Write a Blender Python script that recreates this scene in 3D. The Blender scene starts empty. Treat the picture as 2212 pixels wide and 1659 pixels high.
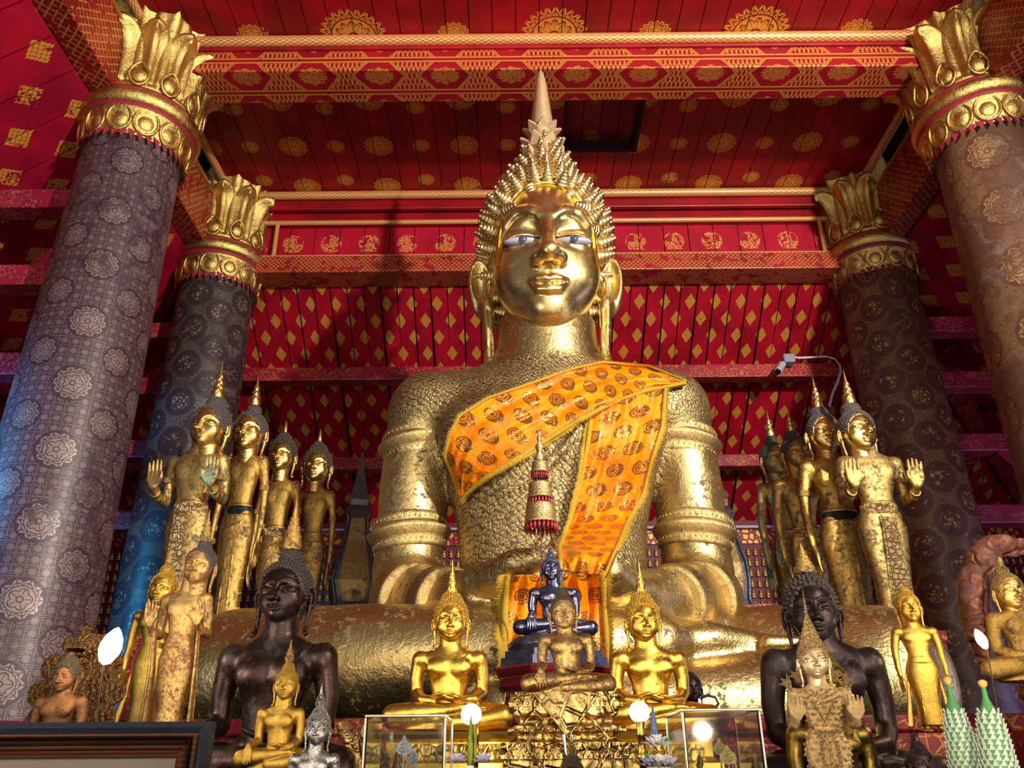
import bpy, bmesh, math, random
import numpy as np
from mathutils import Vector, Matrix
from mathutils.bvhtree import BVHTree
random.seed(7)
S = bpy.context.scene
COL = S.collection
PI = math.pi
EYE = 1.6                      # camera height above the floor

# ---------------------------------------------------------------- camera
F_PX, W_PX, H_PX = 1788.0, 2212, 1659
PITCH, YAW, ROLL = math.radians(25.2), math.radians(0.13), math.radians(-0.40)
cam_d = bpy.data.cameras.new('camera'); cam = bpy.data.objects.new('camera', cam_d); COL.objects.link(cam)
cam_d.sensor_width = 36.0; cam_d.lens = F_PX/W_PX*36.0; cam_d.clip_start = .05; cam_d.clip_end = 100
CM = Matrix.Rotation(YAW, 4, 'Z') @ Matrix.Rotation(math.pi/2+PITCH, 4, 'X') @ Matrix.Rotation(ROLL, 4, 'Z')
cam.matrix_world = Matrix.Translation((0, 0, EYE)) @ CM
S.camera = cam
CR = CM.to_3x3()

def ray(px, py):
    return (CR @ Vector(((px-W_PX/2)/F_PX, -(py-H_PX/2)/F_PX, -1.0)))
def P(px, py, Y):
    """real world point at depth Y that the photograph shows at (px, py)"""
    r = ray(px, py)
    return Vector((0, 0, EYE)) + r*(Y/r.y)

# ---------------------------------------------------------------- world and light
for k_, v_ in dict(max_bounces=7, diffuse_bounces=3, glossy_bounces=4, transmission_bounces=7, transparent_max_bounces=8, caustics_reflective=False, caustics_refractive=False).items():
    if hasattr(S, 'cycles'): setattr(S.cycles, k_, v_)
S.view_settings.view_transform = 'Standard'; S.view_settings.look = 'None'
S.view_settings.exposure = 0.0; S.view_settings.gamma = 1.0; S.view_settings.use_curve_mapping = False
wd = bpy.data.worlds.new('hall_air'); S.world = wd; wd.use_nodes = True
bg = wd.node_tree.nodes['Background']; bg.inputs[0].default_value = (.75, .68, .62, 1); bg.inputs[1].default_value = .20

def lamp(name, kind, loc, energy, color, aim=None, **kw):
    d = bpy.data.lights.new(name, kind); d.energy = energy; d.color = color
    for k, v in kw.items(): setattr(d, k, v)
    o = bpy.data.objects.new(name, d); COL.objects.link(o); o.location = loc
    if aim is not None:
        o.rotation_euler = (Vector(aim)-Vector(loc)).to_track_quat('-Z', 'Y').to_euler()
    return o
# floodlight standing in front, at the viewer's right: throws the giant's shadow up to the left
lamp('hall_floodlight', 'SPOT', (4.1, -1.0, 3.75+EYE), 3600, (1, .93, .80), (.1, 5.6, 3.9+EYE), shadow_soft_size=.10, spot_size=math.radians(75), spot_blend=.6)
# broad fill light added behind the viewer, no source known there
lamp('front_fill', 'AREA', (0.5, -5.0, 4.2), 190, (1, .95, .88), (.3, 6, 5.0), shape='RECTANGLE', size=6, size_y=4)
lamp('floodlight_left', 'AREA', (-2.7, .9, 2.4), 40, (1, .86, .62), (.2, 6, 5.2), shape='DISK', size=.5)
lamp('floodlight_right', 'AREA', (2.4, .9, 2.4), 32, (1, .84, .6), (.4, 6, 5.2), shape='DISK', size=.5)
# small spots added just below the view to brighten the front statues
lamp('altar_fill', 'SPOT', (-.25, 1.2, 1.75), 55, (1, .82, .56), (-.35, 3.2, 2.15), shadow_soft_size=.03, spot_size=math.radians(70), spot_blend=.8)
lamp('altar_fill', 'SPOT', (.75, 1.1, 1.75), 75, (1, .84, .60), (.85, 3.1, 2.1), shadow_soft_size=.03, spot_size=math.radians(75), spot_blend=.8)
# blue daylight from the side door at the left
lamp('side_door_blue', 'SPOT', (-6.4, 3.9, 3.3), 1500, (.06, .45, 1), (-3.9, 6.1, 3.3), shadow_soft_size=.3, spot_size=math.radians(56), spot_blend=.7)
lamp('side_door_blue', 'AREA', (-4.2, 1.2, 2.2), 9, (.15, .45, 1), (-1.5, 3.4, 1.9), shape='RECTANGLE', size=.8, size_y=.8)
lamp('side_door_right', 'AREA', (6.4, 5.6, 2.6), 60, (.55, .55, 1), (4.0, 7.2, 2.8), shape='RECTANGLE', size=1.6, size_y=2.4)

# ---------------------------------------------------------------- mesh helpers
def link(name, me, mat=None, parent=None, loc=None, rot=None, scl=None):
    o = bpy.data.objects.new(name, me); COL.objects.link(o)
    if mat is not None and me is not None and not me.materials: me.materials.append(mat)
    if parent is not None: o.parent = parent
    if loc is not None: o.location = loc
    if rot is not None: o.rotation_euler = rot
    if scl is not None: o.scale = (scl,)*3 if isinstance(scl, (int, float)) else scl
    return o
def tag(o, label=None, cat=None, group=None, kind=None):
    if label: o['label'] = label
    if cat: o['category'] = cat
    if group: o['group'] = group
    if kind: o['kind'] = kind
    return o
def thing(name, label, cat, loc=(0, 0, 0), rot=(0, 0, 0), group=None, scl=1.0):
    o = bpy.data.objects.new(name, None); COL.objects.link(o)
    o.location = loc; o.rotation_euler = rot; o.scale = (scl,)*3 if isinstance(scl, (int, float)) else scl
    o.empty_display_size = .1
    return tag(o, label, cat, group)
def mesh_np(name, V, Fc, smooth=True):
    me = bpy.data.meshes.new(name)
    me.from_pydata([tuple(v) for v in V] if not isinstance(V, np.ndarray) else V.tolist(), [], Fc if not isinstance(Fc, np.ndarray) else Fc.tolist())
    if smooth: me.polygons.foreach_set('use_smooth', [True]*len(me.polygons))
    me.update(); return me
class B:
    """collects geometry for ONE mesh"""
    def __init__(s): s.v = []; s.f = []; s.sm = []
    def add(s, V, Fc, smooth=False):
        n = len(s.v); s.v += [tuple(p) for p in V]; s.f += [tuple(i+n for i in f) for f in Fc]; s.sm += [smooth]*len(Fc)
    def box(s, lo, hi, M=None, ch=0.0):
        x0, y0, z0 = lo; x1, y1, z1 = hi
        V = [Vector(p) for p in ((x0,y0,z0),(x1,y0,z0),(x1,y1,z0),(x0,y1,z0),(x0,y0,z1),(x1,y0,z1),(x1,y1,z1),(x0,y1,z1))]
        if M is not None: V = [M @ p for p in V]
        s.add(V, [(0,3,2,1),(4,5,6,7),(0,1,5,4),(1,2,6,5),(2,3,7,6),(3,0,4,7)])
    def lathe(s, prof, n=24, M=None, rf=None, a0=0, a1=2*PI, smooth=True):
        full = abs(a1-a0-2*PI) < 1e-6; m = n if full else n+1
        V = []
        for (r, z) in prof:
            for i in range(m):
                a = a0+(a1-a0)*i/n; rr = r*(rf(a, z) if rf else 1)
                p = Vector((rr*math.cos(a), rr*math.sin(a), z)); V.append(M @ p if M is not None else p)
        Fc = []
        for j in range(len(prof)-1):
            for i in range(n):
                i2 = (i+1) % m
                Fc.append((j*m+i, j*m+i2, (j+1)*m+i2, (j+1)*m+i))
        s.add(V, Fc, smooth)
        if full:
            if prof[0][0] > 1e-4: s.add(V[:m], [tuple(range(m-1, -1, -1))])
            if prof[-1][0] > 1e-4: s.add(V[-m:], [tuple(range(m))])
    def tube(s, pts, rad, n=8, closed=False, sq=1.0):
        pts = [Vector(p) for p in pts]; m = len(pts); V = []; up = None
        for i, p in enumerate(pts):
            a = pts[(i-1) % m] if (closed or i > 0) else p; b = pts[(i+1) % m] if (closed or i < m-1) else p
            t = (b-a).normalized()
            if up is None: up = Vector((0, 0, 1)) if abs(t.z) < .9 else Vector((0, 1, 0))
            u = (up - t*up.dot(t))
            if u.length < 1e-5: u = t.orthogonal()
            u.normalize(); up = u; w = t.cross(u)
            r = rad[i] if isinstance(rad, (list, tuple)) else rad
            for k in range(n):
                q = 2*PI*k/n; V.append(p + u*(r*math.cos(q)) + w*(r*sq*math.sin(q)))
        Fc = []
        for i in range(m if closed else m-1):
            for k in range(n):
                Fc.append((i*n+k, i*n+(k+1) % n, ((i+1) % m)*n+(k+1) % n, ((i+1) % m)*n+k))
        s.add(V, Fc, True)
        if not closed:
            s.add(V[:n], [tuple(range(n-1, -1, -1))]); s.add(V[-n:], [tuple(range(n))])
    def prism(s, poly, y0, y1, M=None):
        """outline in x-z, thickness along y"""
        n = len(poly); V = [Vector((x, y0, z)) for x, z in poly]+[Vector((x, y1, z)) for x, z in poly]
        if M is not None: V = [M @ p for p in V]
        s.add(V, [tuple(range(n)), tuple(range(2*n-1, n-1, -1))]+[(i, i+n, (i+1) % n+n, (i+1) % n) for i in range(n)])
    def ball(s, c, r, n=10, sc=(1, 1, 1), M=None):
        V = []; h = n//2
        for j in range(1, h):
            for i in range(n):
                a = PI*j/h; b = 2*PI*i/n
                V.append(Vector((c[0]+r*sc[0]*math.sin(a)*math.cos(b), c[1]+r*sc[1]*math.sin(a)*math.sin(b), c[2]+r*sc[2]*math.cos(a))))
        t = len(V); V += [Vector((c[0], c[1], c[2]+r*sc[2])), Vector((c[0], c[1], c[2]-r*sc[2]))]
        if M is not None: V = [M @ p for p in V]
        Fc = [(t, i, (i+1) % n) for i in range(n)]
        for j in range(h-2):
            Fc += [(j*n+i, (j+1)*n+i, (j+1)*n+(i+1) % n, j*n+(i+1) % n) for i in range(n)]
        Fc += [((h-2)*n+i, t+1, (h-2)*n+(i+1) % n) for i in range(n)]
        s.add(V, Fc, True)
    def mesh(s, name='mesh', fix=True):
        me = bpy.data.meshes.new(name); me.from_pydata(s.v, [], s.f)
        me.polygons.foreach_set('use_smooth', s.sm)
        if fix:
            bm = bmesh.new(); bm.from_mesh(me); bmesh.ops.recalc_face_normals(bm, faces=bm.faces); bm.to_mesh(me); bm.free()
        me.update(); return me
    def obj(s, name, mat, parent=None, **kw): return link(name, s.mesh(name), mat, parent, **kw)

# ---------------------------------------------------------------- node helpers
class E:
    def __init__(s, nt, k): s.nt = nt; s.k = k
    def __add__(a, b): return M_(a.nt, 'ADD', a, b)
    __radd__ = __add__
    def __sub__(a, b): return M_(a.nt, 'SUBTRACT', a, b)
    def __rsub__(a, b): return M_(a.nt, 'SUBTRACT', b, a)
    def __mul__(a, b): return M_(a.nt, 'MULTIPLY', a, b)
    __rmul__ = __mul__
    def __truediv__(a, b): return M_(a.nt, 'DIVIDE', a, b)
    def lt(a, b): return M_(a.nt, 'LESS_THAN', a, b)
    def gt(a, b): return M_(a.nt, 'GREATER_THAN', a, b)
    def abs(a): return M_(a.nt, 'ABSOLUTE', a)
    def sin(a): return M_(a.nt, 'SINE', a)
    def cos(a): return M_(a.nt, 'COSINE', a)
    def floor(a): return M_(a.nt, 'FLOOR', a)
    def mod(a, b): return M_(a.nt, 'FLOORED_MODULO', a, b)
    def max(a, b): return M_(a.nt, 'MAXIMUM', a, b)
    def min(a, b): return M_(a.nt, 'MINIMUM', a, b)
    def sqrt(a): return M_(a.nt, 'SQRT', a)
    def cell(a, p, off=0.0): return (a+(p/2-off)).mod(p)-p/2      # centred repeat
def M_(nt, op, *a):
    n = nt.nodes.new('ShaderNodeMath'); n.operation = op
    for i, v in enumerate(a):
        if isinstance(v, E): nt.links.new(v.k, n.inputs[i])
        else: n.inputs[i].default_value = v
    return E(nt, n.outputs[0])
def hyp(x, y): return (x*x+y*y).sqrt()
def atan2(y, x): return M_(y.nt, 'ARCTAN2', y, x)
def clampE(a): 
    r = M_(a.nt, 'ADD', a, 0.0); r.k.node.use_clamp = True; return r
def smooth(a, lo, hi):
    n = a.nt.nodes.new('ShaderNodeMapRange'); n.interpolation_type = 'SMOOTHSTEP'
    a.nt.links.new(a.k, n.inputs[0]); n.inputs[1].default_value = lo; n.inputs[2].default_value = hi
    return E(a.nt, n.outputs[0])
def mixc(nt, f, a, b):
    n = nt.nodes.new('ShaderNodeMix'); n.data_type = 'RGBA'
    def s(v, i):
        if isinstance(v, E): nt.links.new(v.k, n.inputs[i])
        elif isinstance(v, (tuple, list)): n.inputs[i].default_value = tuple(v)+(1,) if len(v) == 3 else v
        else: n.inputs[i].default_value = v
    s(f, 0); s(a, 6); s(b, 7)
    return E(nt, n.outputs[2])
def comb(x, y, z):
    n = x.nt.nodes.new('ShaderNodeCombineXYZ')
    for i, v in enumerate((x, y, z)):
        if isinstance(v, E): x.nt.links.new(v.k, n.inputs[i])
        else: n.inputs[i].default_value = v
    return E(x.nt, n.outputs[0])
def coords(nt, kind='obj'):
    if kind == 'pos': k = nt.nodes.new('ShaderNodeNewGeometry').outputs['Position']
    else: k = nt.nodes.new('ShaderNodeTexCoord').outputs['Object' if kind == 'obj' else 'UV']
    s = nt.nodes.new('ShaderNodeSeparateXYZ'); nt.links.new(k, s.inputs[0])
    return E(nt, k), E(nt, s.outputs[0]), E(nt, s.outputs[1]), E(nt, s.outputs[2])
def noise(nt, v, sc, det=3, rough=.55, dist=0.0):
    n = nt.nodes.new('ShaderNodeTexNoise'); nt.links.new(v.k, n.inputs['Vector'])
    n.inputs['Scale'].default_value = sc; n.inputs['Detail'].default_value = det; n.inputs['Roughness'].default_value = rough; n.inputs['Distortion'].default_value = dist
    return E(nt, n.outputs[0])
def voro(nt, v, sc, feat='F1', out=0):
    n = nt.nodes.new('ShaderNodeTexVoronoi'); nt.links.new(v.k, n.inputs['Vector']); n.feature = feat; n.inputs['Scale'].default_value = sc
    return E(nt, n.outputs[out])
def wave(nt, v, sc, dist, det=2, dsc=1.0, typ='BANDS', d='X'):
    n = nt.nodes.new('ShaderNodeTexWave'); nt.links.new(v.k, n.inputs['Vector']); n.wave_type = typ
    if typ == 'BANDS': n.bands_direction = d
    n.inputs['Scale'].default_value = sc; n.inputs['Distortion'].default_value = dist; n.inputs['Detail'].default_value = det; n.inputs['Detail Scale'].default_value = dsc
    return E(nt, n.outputs[1])
def newmat(name):
    m = bpy.data.materials.new(name); m.use_nodes = True; nt = m.node_tree
    return m, nt, nt.nodes['Principled BSDF']
def setin(nt, b, **kw):
    names = dict(color='Base Color', metal='Metallic', rough='Roughness', coat='Coat Weight', spec='Specular IOR Level', trans='Transmission Weight', ior='IOR', emit='Emission Color', es='Emission Strength', alpha='Alpha', sheen='Sheen Weight', aniso='Anisotropic')
    for k, v in kw.items():
        s = b.inputs[names[k]]
        if isinstance(v, E): nt.links.new(v.k, s)
        else: s.default_value = tuple(v)+(1,) if isinstance(v, (tuple, list)) else v
def bump(nt, b, h, dist=.01, st=1.0):
    n = nt.nodes.new('ShaderNodeBump'); n.inputs['Strength'].default_value = st; n.inputs['Distance'].default_value = dist
    nt.links.new(h.k, n.inputs['Height']); nt.links.new(n.outputs[0], b.inputs['Normal'])
def plain(name, color, rough=.5, metal=0.0, **kw):
    m, nt, b = newmat(name); setin(nt, b, color=color, rough=rough, metal=metal, **kw); return m

RED = (.40, .004, .012); RED_D = (.20, .003, .006); STEN = (.72, .36, .05)
# ---- stencil motifs (flat print, each returns a 0/1 mask)
def m_flower(x, y, r, n=16):
    rr = hyp(x, y)/r; th = atan2(y, x)
    edge = rr.lt(.80+.20*(th*(n/2)).cos().abs())
    l1 = (rr-.66).abs().lt(.025)
    l2 = (rr-(.70+.13*(th*(n/2)).cos().abs())).abs().lt(.028)
    l3 = (rr-(.38+.16*(th*(n/4)).cos().abs())).abs().lt(.03)
    l4 = (th*(n/2)).sin().abs().lt(.16)*rr.gt(.70)
    l5 = (th*(n/4)).sin().abs().lt(.14)*rr.gt(.16)*rr.lt(.50)
    l6 = (rr-.14).abs().lt(.03)
    return edge*(1-(l1.max(l2)).max(l3.max(l4)).max(l5.max(l6)))
def m_diamond(x, y, a, b):
    u = x.abs()/a; v = y.abs()/b
    d = u+v+(u*16).sin().abs()*.10
    g = (((u-v)*7.5).cos().abs().lt(.20)).max(((u+v)*7.5).cos().abs().lt(.20))
    return d.lt(1.0)*(1-g*d.lt(.93))
def sten_mat(name, maskfn, kind='pos', base=RED, dark=RED_D, ink=STEN, wear=.42, rough=.42):
    m, nt, b = newmat(name); v, x, y, z = coords(nt, kind)
    mask = maskfn(nt, v, x, y, z)
    n1 = noise(nt, v, 2.2, 4); n2 = noise(nt, v, 26, 3)
    mask = mask*(n2*.6+n1*.4).gt(wear)
    f = smooth(n1, .30, .72)
    c = mixc(nt, f, dark, base); c = mixc(nt, mask*.92, c, ink)
    setin(nt, b, color=c, rough=n2*.25+(rough-.12), metal=mask*.25, spec=.4)
    bump(nt, b, n2, .002, .5)
    return m
# ---------------------------------------------------------------- structure materials
XC, HW, HC = .35, 3.60, 6.0+EYE          # nave centre, half width, ceiling height
def ceil_mask(nt, v, x, y, z):
    big = m_flower(x.cell(.905, -.50), y.cell(.665, 6.83), .155, 16)
    sml = m_flower(x.cell(.905, -.05), y.cell(.55, 6.83), .095, 12)
    return big.max(sml)
def ceil_mask_front(nt, v, x, y, z):
    yy = y.cell(1.35, 5.40)
    return m_flower(x.cell(1.80, .39), yy, .305, 24).max(m_flower(x.cell(1.80, -.51), yy, .155, 16))
m_ceil = sten_mat('ceiling_paint', ceil_mask, wear=.38)
m_ceil_f = sten_mat('front_ceiling_paint', ceil_mask_front, wear=.38)
def roof_mask(nt, v, x, y, z):
    s = y*1.22                                        # distance down the slope
    a = m_diamond(x.cell(.29, .0), s.cell(.43, .1), .066, .105)
    c = m_diamond(x.cell(.29, .145), s.cell(.43, .315), .066, .105)
    return a.max(c)
m_roof = sten_mat('rear_roof_paint', roof_mask, base=(.44, .005, .02), dark=(.26, .003, .012), wear=.36)
def side_mask(nt, v, x, y, z):
    s = x*1.22
    a = m_diamond(y.cell(.62, .0), s.cell(.52, 0), .125, .125)
    c = m_diamond(y.cell(.62, .31), s.cell(.52, .26), .125, .125)
    return a.max(c)
m_side = sten_mat('aisle_roof_paint', side_mask, base=(.42, .004, .025), dark=(.22, .003, .02), wear=.45)
def knot_mask(w, p):
    def fn(nt, v, x, y, z):
        t = (y-z).cell(w, w/2)/w                          # front face by height, underside by depth
        u = x.cell(p)/p; au = u.abs(); av = t.abs()
        hexd = au*1.45+av*.75                        # hexagonal window round each medallion
        ring = (hexd-.56).abs().lt(.018).max((hexd-.61).abs().lt(.014))
        med = (hyp(u/.23, t/.27)).lt(.92+.08*(atan2(t*1.3, u)*12).cos())
        fil = (voro(nt, v, 70, 'DISTANCE_TO_EDGE')).gt(.10)
        lat = (((x*78+t*9).sin().abs().lt(.42)).max((x*78-t*9).sin().abs().lt(.42)))
        out = hexd.gt(.63)*lat*av.lt(.40)
        bord = (av-.44).abs().lt(.022)
        return (med*fil).max(ring*av.lt(.42)).max(out).max(bord)
    return fn
m_knot = sten_mat('big_beam_paint', knot_mask(.385, .59), base=(.34, .006, .014), dark=(.22, .004, .008), ink=(.62, .27, .05), wear=.36)
def fine_mask(nt, v, x, y, z):
    a = ((x*64+(y-z)*64).sin().abs().lt(.34)).max((x*64-(y-z)*64).sin().abs().lt(.34))
    return a*noise(nt, v, 9, 2).gt(.42)
def side_beam_mask(nt, v, x, y, z):
    q = x+z
    a = ((y*40+q*40).sin().abs().lt(.34)).max((y*40-q*40).sin().abs().lt(.34)); return a*noise(nt, v, 9, 2).gt(.42)
m_fine = sten_mat('fine_beam_paint', fine_mask, base=(.36, .012, .016), dark=(.22, .008, .01), ink=(.60, .24, .06), wear=.40)
m_sideb = sten_mat('side_beam_paint', side_beam_mask, base=(.30, .012, .012), dark=(.16, .008, .008), ink=(.55, .22, .05), wear=.42)
def scroll_mask(nt, v, x, y, z):
    return voro(nt, v, 24, 'DISTANCE_TO_EDGE').lt(.06)*noise(nt, v, 6, 2).gt(.44)
m_purlin = sten_mat('purlin_paint', scroll_mask, base=(.36, .008, .03), dark=(.22, .006, .02), ink=(.50, .16, .05), wear=.42)
m_tie = sten_mat('tie_beam_paint', scroll_mask, base=(.34, .012, .05), dark=(.20, .008, .03), ink=(.42, .14, .09), wear=.46)
m_dark = plain('roof_void', (.012, .004, .006), .9)
m_trimgold = plain('trim_gold', (.55, .27, .05), .4, .7)
def scale_mask(nt, v, x, y, z):
    u = x+y
    return 1-((u*70+z*55).sin().abs().lt(.30)).max((u*70-z*55).sin().abs().lt(.30))
m_scale = sten_mat('roller_scale_gilding', scale_mask, base=(.40, .02, .02), dark=(.28, .01, .01), ink=(.80, .45, .13), wear=.30, rough=.4)
m_redplain = sten_mat('plain_red_paint', lambda nt, v, x, y, z: noise(nt, v, 40, 1).gt(2), base=(.36, .004, .012))
m_gap = plain('joint_shadow_board', (.03, .002, .004), .9)

# ---------------------------------------------------------------- floor
fl = B(); fl.box((-7.6, -6, -.1), (8.3, 11.2, 0))
m_floor = plain('floor_tile', (.10, .03, .025), .4)
tag(fl.obj('floor', m_floor), kind='structure')

# ---------------------------------------------------------------- planked ceilings
def planks(parent, x0, x1, y0, y1, z, w, mat, rnd):
    n = int(round((x1-x0)/w)); w = (x1-x0)/n
    me = None
    for i in range(n):
        if me is None:
            b = B(); b.box((-w/2+.004, y0, 0), (w/2-.004, y1, .025)); me = b.mesh('plank'); me.materials.append(mat)
        link('plank', me, None, parent, loc=(x0+w*(i+.5), 0, z+rnd.uniform(0, .007)), rot=(0, rnd.uniform(-.012, .012), 0))
rnd = random.Random(3)
b = B(); b.box((XC-3.9, 3.2, HC+.18), (XC+3.9, 7.75, HC+.24))
ceil = tag(b.obj('ceiling', m_gap), kind='structure')
# the rear field is open at the hatch
planks(ceil, XC-HW, XC+HW, 3.2, 5.46, HC, .205, m_ceil_f, rnd)
hx0, hx1 = P(1222, 240, 6.4).x, P(1383, 240, 6.4).x; hy0, hy1 = 6.1, 6.92
planks(ceil, XC-HW, hx0, 5.75, 7.62, HC, .23, m_ceil, rnd)
planks(ceil, hx1, XC+HW, 5.75, 7.62, HC, .23, m_ceil, rnd)
planks(ceil, hx0, hx1, hy1, 7.62, HC, .21, m_ceil, rnd)
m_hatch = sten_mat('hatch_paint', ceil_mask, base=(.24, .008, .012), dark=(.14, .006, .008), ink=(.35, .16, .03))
planks(ceil, hx0, hx1, 5.75, hy1, HC+.12, .21, m_hatch, rnd)
b = B(); b.box((hx0-.03, hy1-.01, HC-.012), (hx1+.03, hy1+.02, HC+.12)); b.box((hx1-.01, 5.8, HC-.012), (hx1+.025, hy1, HC+.12)); b.box((hx0-.02, 5.8, HC-.004), (hx0+.01, hy1, HC+.12))
link('hatch_frame', b.mesh(), m_gap, ceil)

def beam(name, lo, hi, mat, kind='structure', parent=None, ch=.012):
    c = [(a+d)/2 for a, d in zip(lo, hi)]
    bb = B(); bb.box([a-e for a, e in zip(lo, c)], [a-e for a, e in zip(hi, c)])
    me = bb.mesh(name); o = link(name, me, mat, parent, loc=c)
    md = o.modifiers.new('bevel', 'BEVEL'); md.width = ch; md.segments = 2; md.limit_method = 'ANGLE'
    if kind and parent is None: tag(o, kind=kind)
    return o
def roller(parent_kind, a, c, r, mat=None):
    a = Vector(a); c = Vector(c); d = c-a; L = d.length
    bb = B(); bb.lathe([(r, -L/2), (r, L/2)], 20)
    o = link('roller_moulding', bb.mesh(), mat or m_scale, None, loc=(a+c)/2)
    o.rotation_euler = d.to_track_quat('Z', 'Y').to_euler(); return tag(o, kind='structure')
def m_roll_axis():
    def fn(nt, v, x, y, z):
        a = atan2(y, x)*.055*45
        return 1-((z*48+a*2).sin().abs().lt(.26)).max((z*48-a*2).sin().abs().lt(.26))
    return sten_mat('scale_gilding', fn, kind='obj', base=(.38, .02, .02), dark=(.28, .01, .01), ink=(.82, .48, .16), wear=.25, rough=.4)
m_scale = m_roll_axis()
HB = .940*6+EYE                       # underside of the front beam
beam('roof_beam', (XC-3.75, 5.44, HB), (XC+3.75, 5.83, HC+.02), m_knot)
roller(0, (XC-3.60, 5.40, HC-.045), (XC+3.62, 5.40, HC-.045), .05)
beam('roof_beam', (XC-3.6, 5.41, HC-.13), (XC+3.6, 5.45, HC-.08), m_redplain)
# rear end of the nave ceiling: roller, fascia, lower roller, picture frieze, back beam
roller(0, (XC-3.5, 7.58, HC-.05), (XC+3.5, 7.58, HC-.05), .048)
beam('fascia_board', (XC-3.5, 7.62, HC-.21), (XC+3.5, 7.68, HC), m_redplain)
beam('fascia_board', (XC-3.5, 7.72, HC-.36), (XC+3.5, 7.78, HC-.15), m_redplain)
roller(0, (XC-3.3, 7.70, 5.66+EYE), (XC+3.3, 7.70, 5.66+EYE), .028)
roller(0, (XC-3.3, 7.70, 5.20+EYE), (XC+3.3, 7.70, 5.20+EYE), .024)
roller(0, (P(598, 500, 7.7).x, 7.70, 5.18+EYE), (P(598, 500, 7.7).x, 7.70, 5.66+EYE), .024)
roller(0, (P(1774, 500, 7.7).x, 7.70, 5.18+EYE), (P(1774, 500, 7.7).x, 7.70, 5.66+EYE), .024)
beam('back_beam', (XC-3.6, 7.66, 4.98+EYE), (XC+3.6, 7.98, 5.19+EYE), m_fine)
# picture frieze: planks with gold figures between the two thin rollers
def frieze_mask(nt, v, x, y, z):
    k = (x-.17).mod(.43); u = x.cell(.43, .10); w = z-(5.43+EYE)
    idx = ((x-.10)/.43+.5).floor(); par = (idx*2.39).sin()
    rr = hyp(u, w*1.0)
    vor = voro(nt, v, 36, 'DISTANCE_TO_EDGE').gt(.09)
    cres = rr.lt(.118)*(hyp(u+par*.05, w-.03).gt(.060))              # curled tree round a seated pair
    fig = hyp((u-.01)/.032, (w-.01)/.085).lt(1)
    base = w.abs().lt(.2)*(w+.095).abs().lt(.014)*u.abs().lt(.085)
    blob = hyp((u+par*.07)/.05, (w+.045)/.045).lt(1)
    return ((cres*noise(nt, v, 14, 2).gt(.45)).max(fig).max(base).max(blob))*vor
m_frieze = sten_mat('frieze_paint', frieze_mask, base=(.46, .006, .03), dark=(.32, .004, .015), ink=(.80, .36, .10), wear=.30)
b = B(); b.box((XC-3.4, 7.80, 5.15+EYE), (XC+3.4, 7.84, 5.70+EYE)); fz = tag(b.obj('wall_frieze', m_gap), kind='structure')
b = B(); b.box((-.137, -.01, -.245), (.137, .012, .245)); pm = b.mesh('plank'); pm.materials.append(m_frieze)
for i in range(24):
    link('plank', pm, None, fz, loc=(XC-3.3+.2825*i, 7.79+rnd.uniform(-.004, .004), 5.43+EYE))
# side edges of the nave ceiling
for sx in (-1, 1):
    x = XC+sx*3.57
    roller(0, (x, 3.3, HC-.04), (x, 5.42, HC-.04), .045)
    roller(0, (x-sx*.02, 5.85, HC-.04), (x-sx*.02, 7.6, HC-.04), .045)
    xo = XC+sx*3.64
    beam('side_beam', (min(xo, xo+sx*.24), 3.0, 5.17+EYE), (max(xo, xo+sx*.24), 7.9, 5.78+EYE), m_sideb)
    bb = B(); bb.box((xo-.02, 3.0, 5.76+EYE), (xo+.02, 7.9, 5.80+EYE)); tag(bb.obj('trim_1', m_trimgold), kind='structure')

# ---------------------------------------------------------------- lean-to roofs
RH, RD = 5.02+EYE, 7.98                                   # where the rear roof starts
SL = math.tan(math.radians(34.9)); CS = math.cos(math.radians(34.9))
AX = 3.85                                                 # half width where the side roofs start
root = B(); root.box((XC-7.4, 11.0, 1.4+EYE), (XC+7.4, 11.02, 1.42+EYE))
rear = tag(root.obj('ceiling_rear_aisle', m_gap), kind='structure')
wpl = .19; n = int(13.6/wpl)
tot = 2.95
rot = math.radians(34.9)
lens = {}
for i in range(n):
    x = XC-6.8+wpl*(i+.5); st = max(0.0, abs(x-XC)-AX)
    st = round(st/.19)*.19
    if tot-st < .15: continue
    if st not in lens:
        bb = B(); L = (tot-st)/CS; bb.box((-wpl/2+.008, 0, 0), (wpl/2-.008, L, .025)); me = bb.mesh('plank'); me.materials.append(m_roof); lens[st] = me
    link('plank', lens[st], None, rear, loc=(x, RD+st, RH-st*SL+rnd.uniform(0, .012)), rot=(-rot, rnd.uniform(-.02, .02), 0))
bb = B(); bb.box((XC-7, 0, .06), (XC+7, 3.7, .08)); o = link('backing_board', bb.mesh(), m_gap, rear, loc=(0, RD, RH), rot=(-rot, 0, 0))
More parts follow.
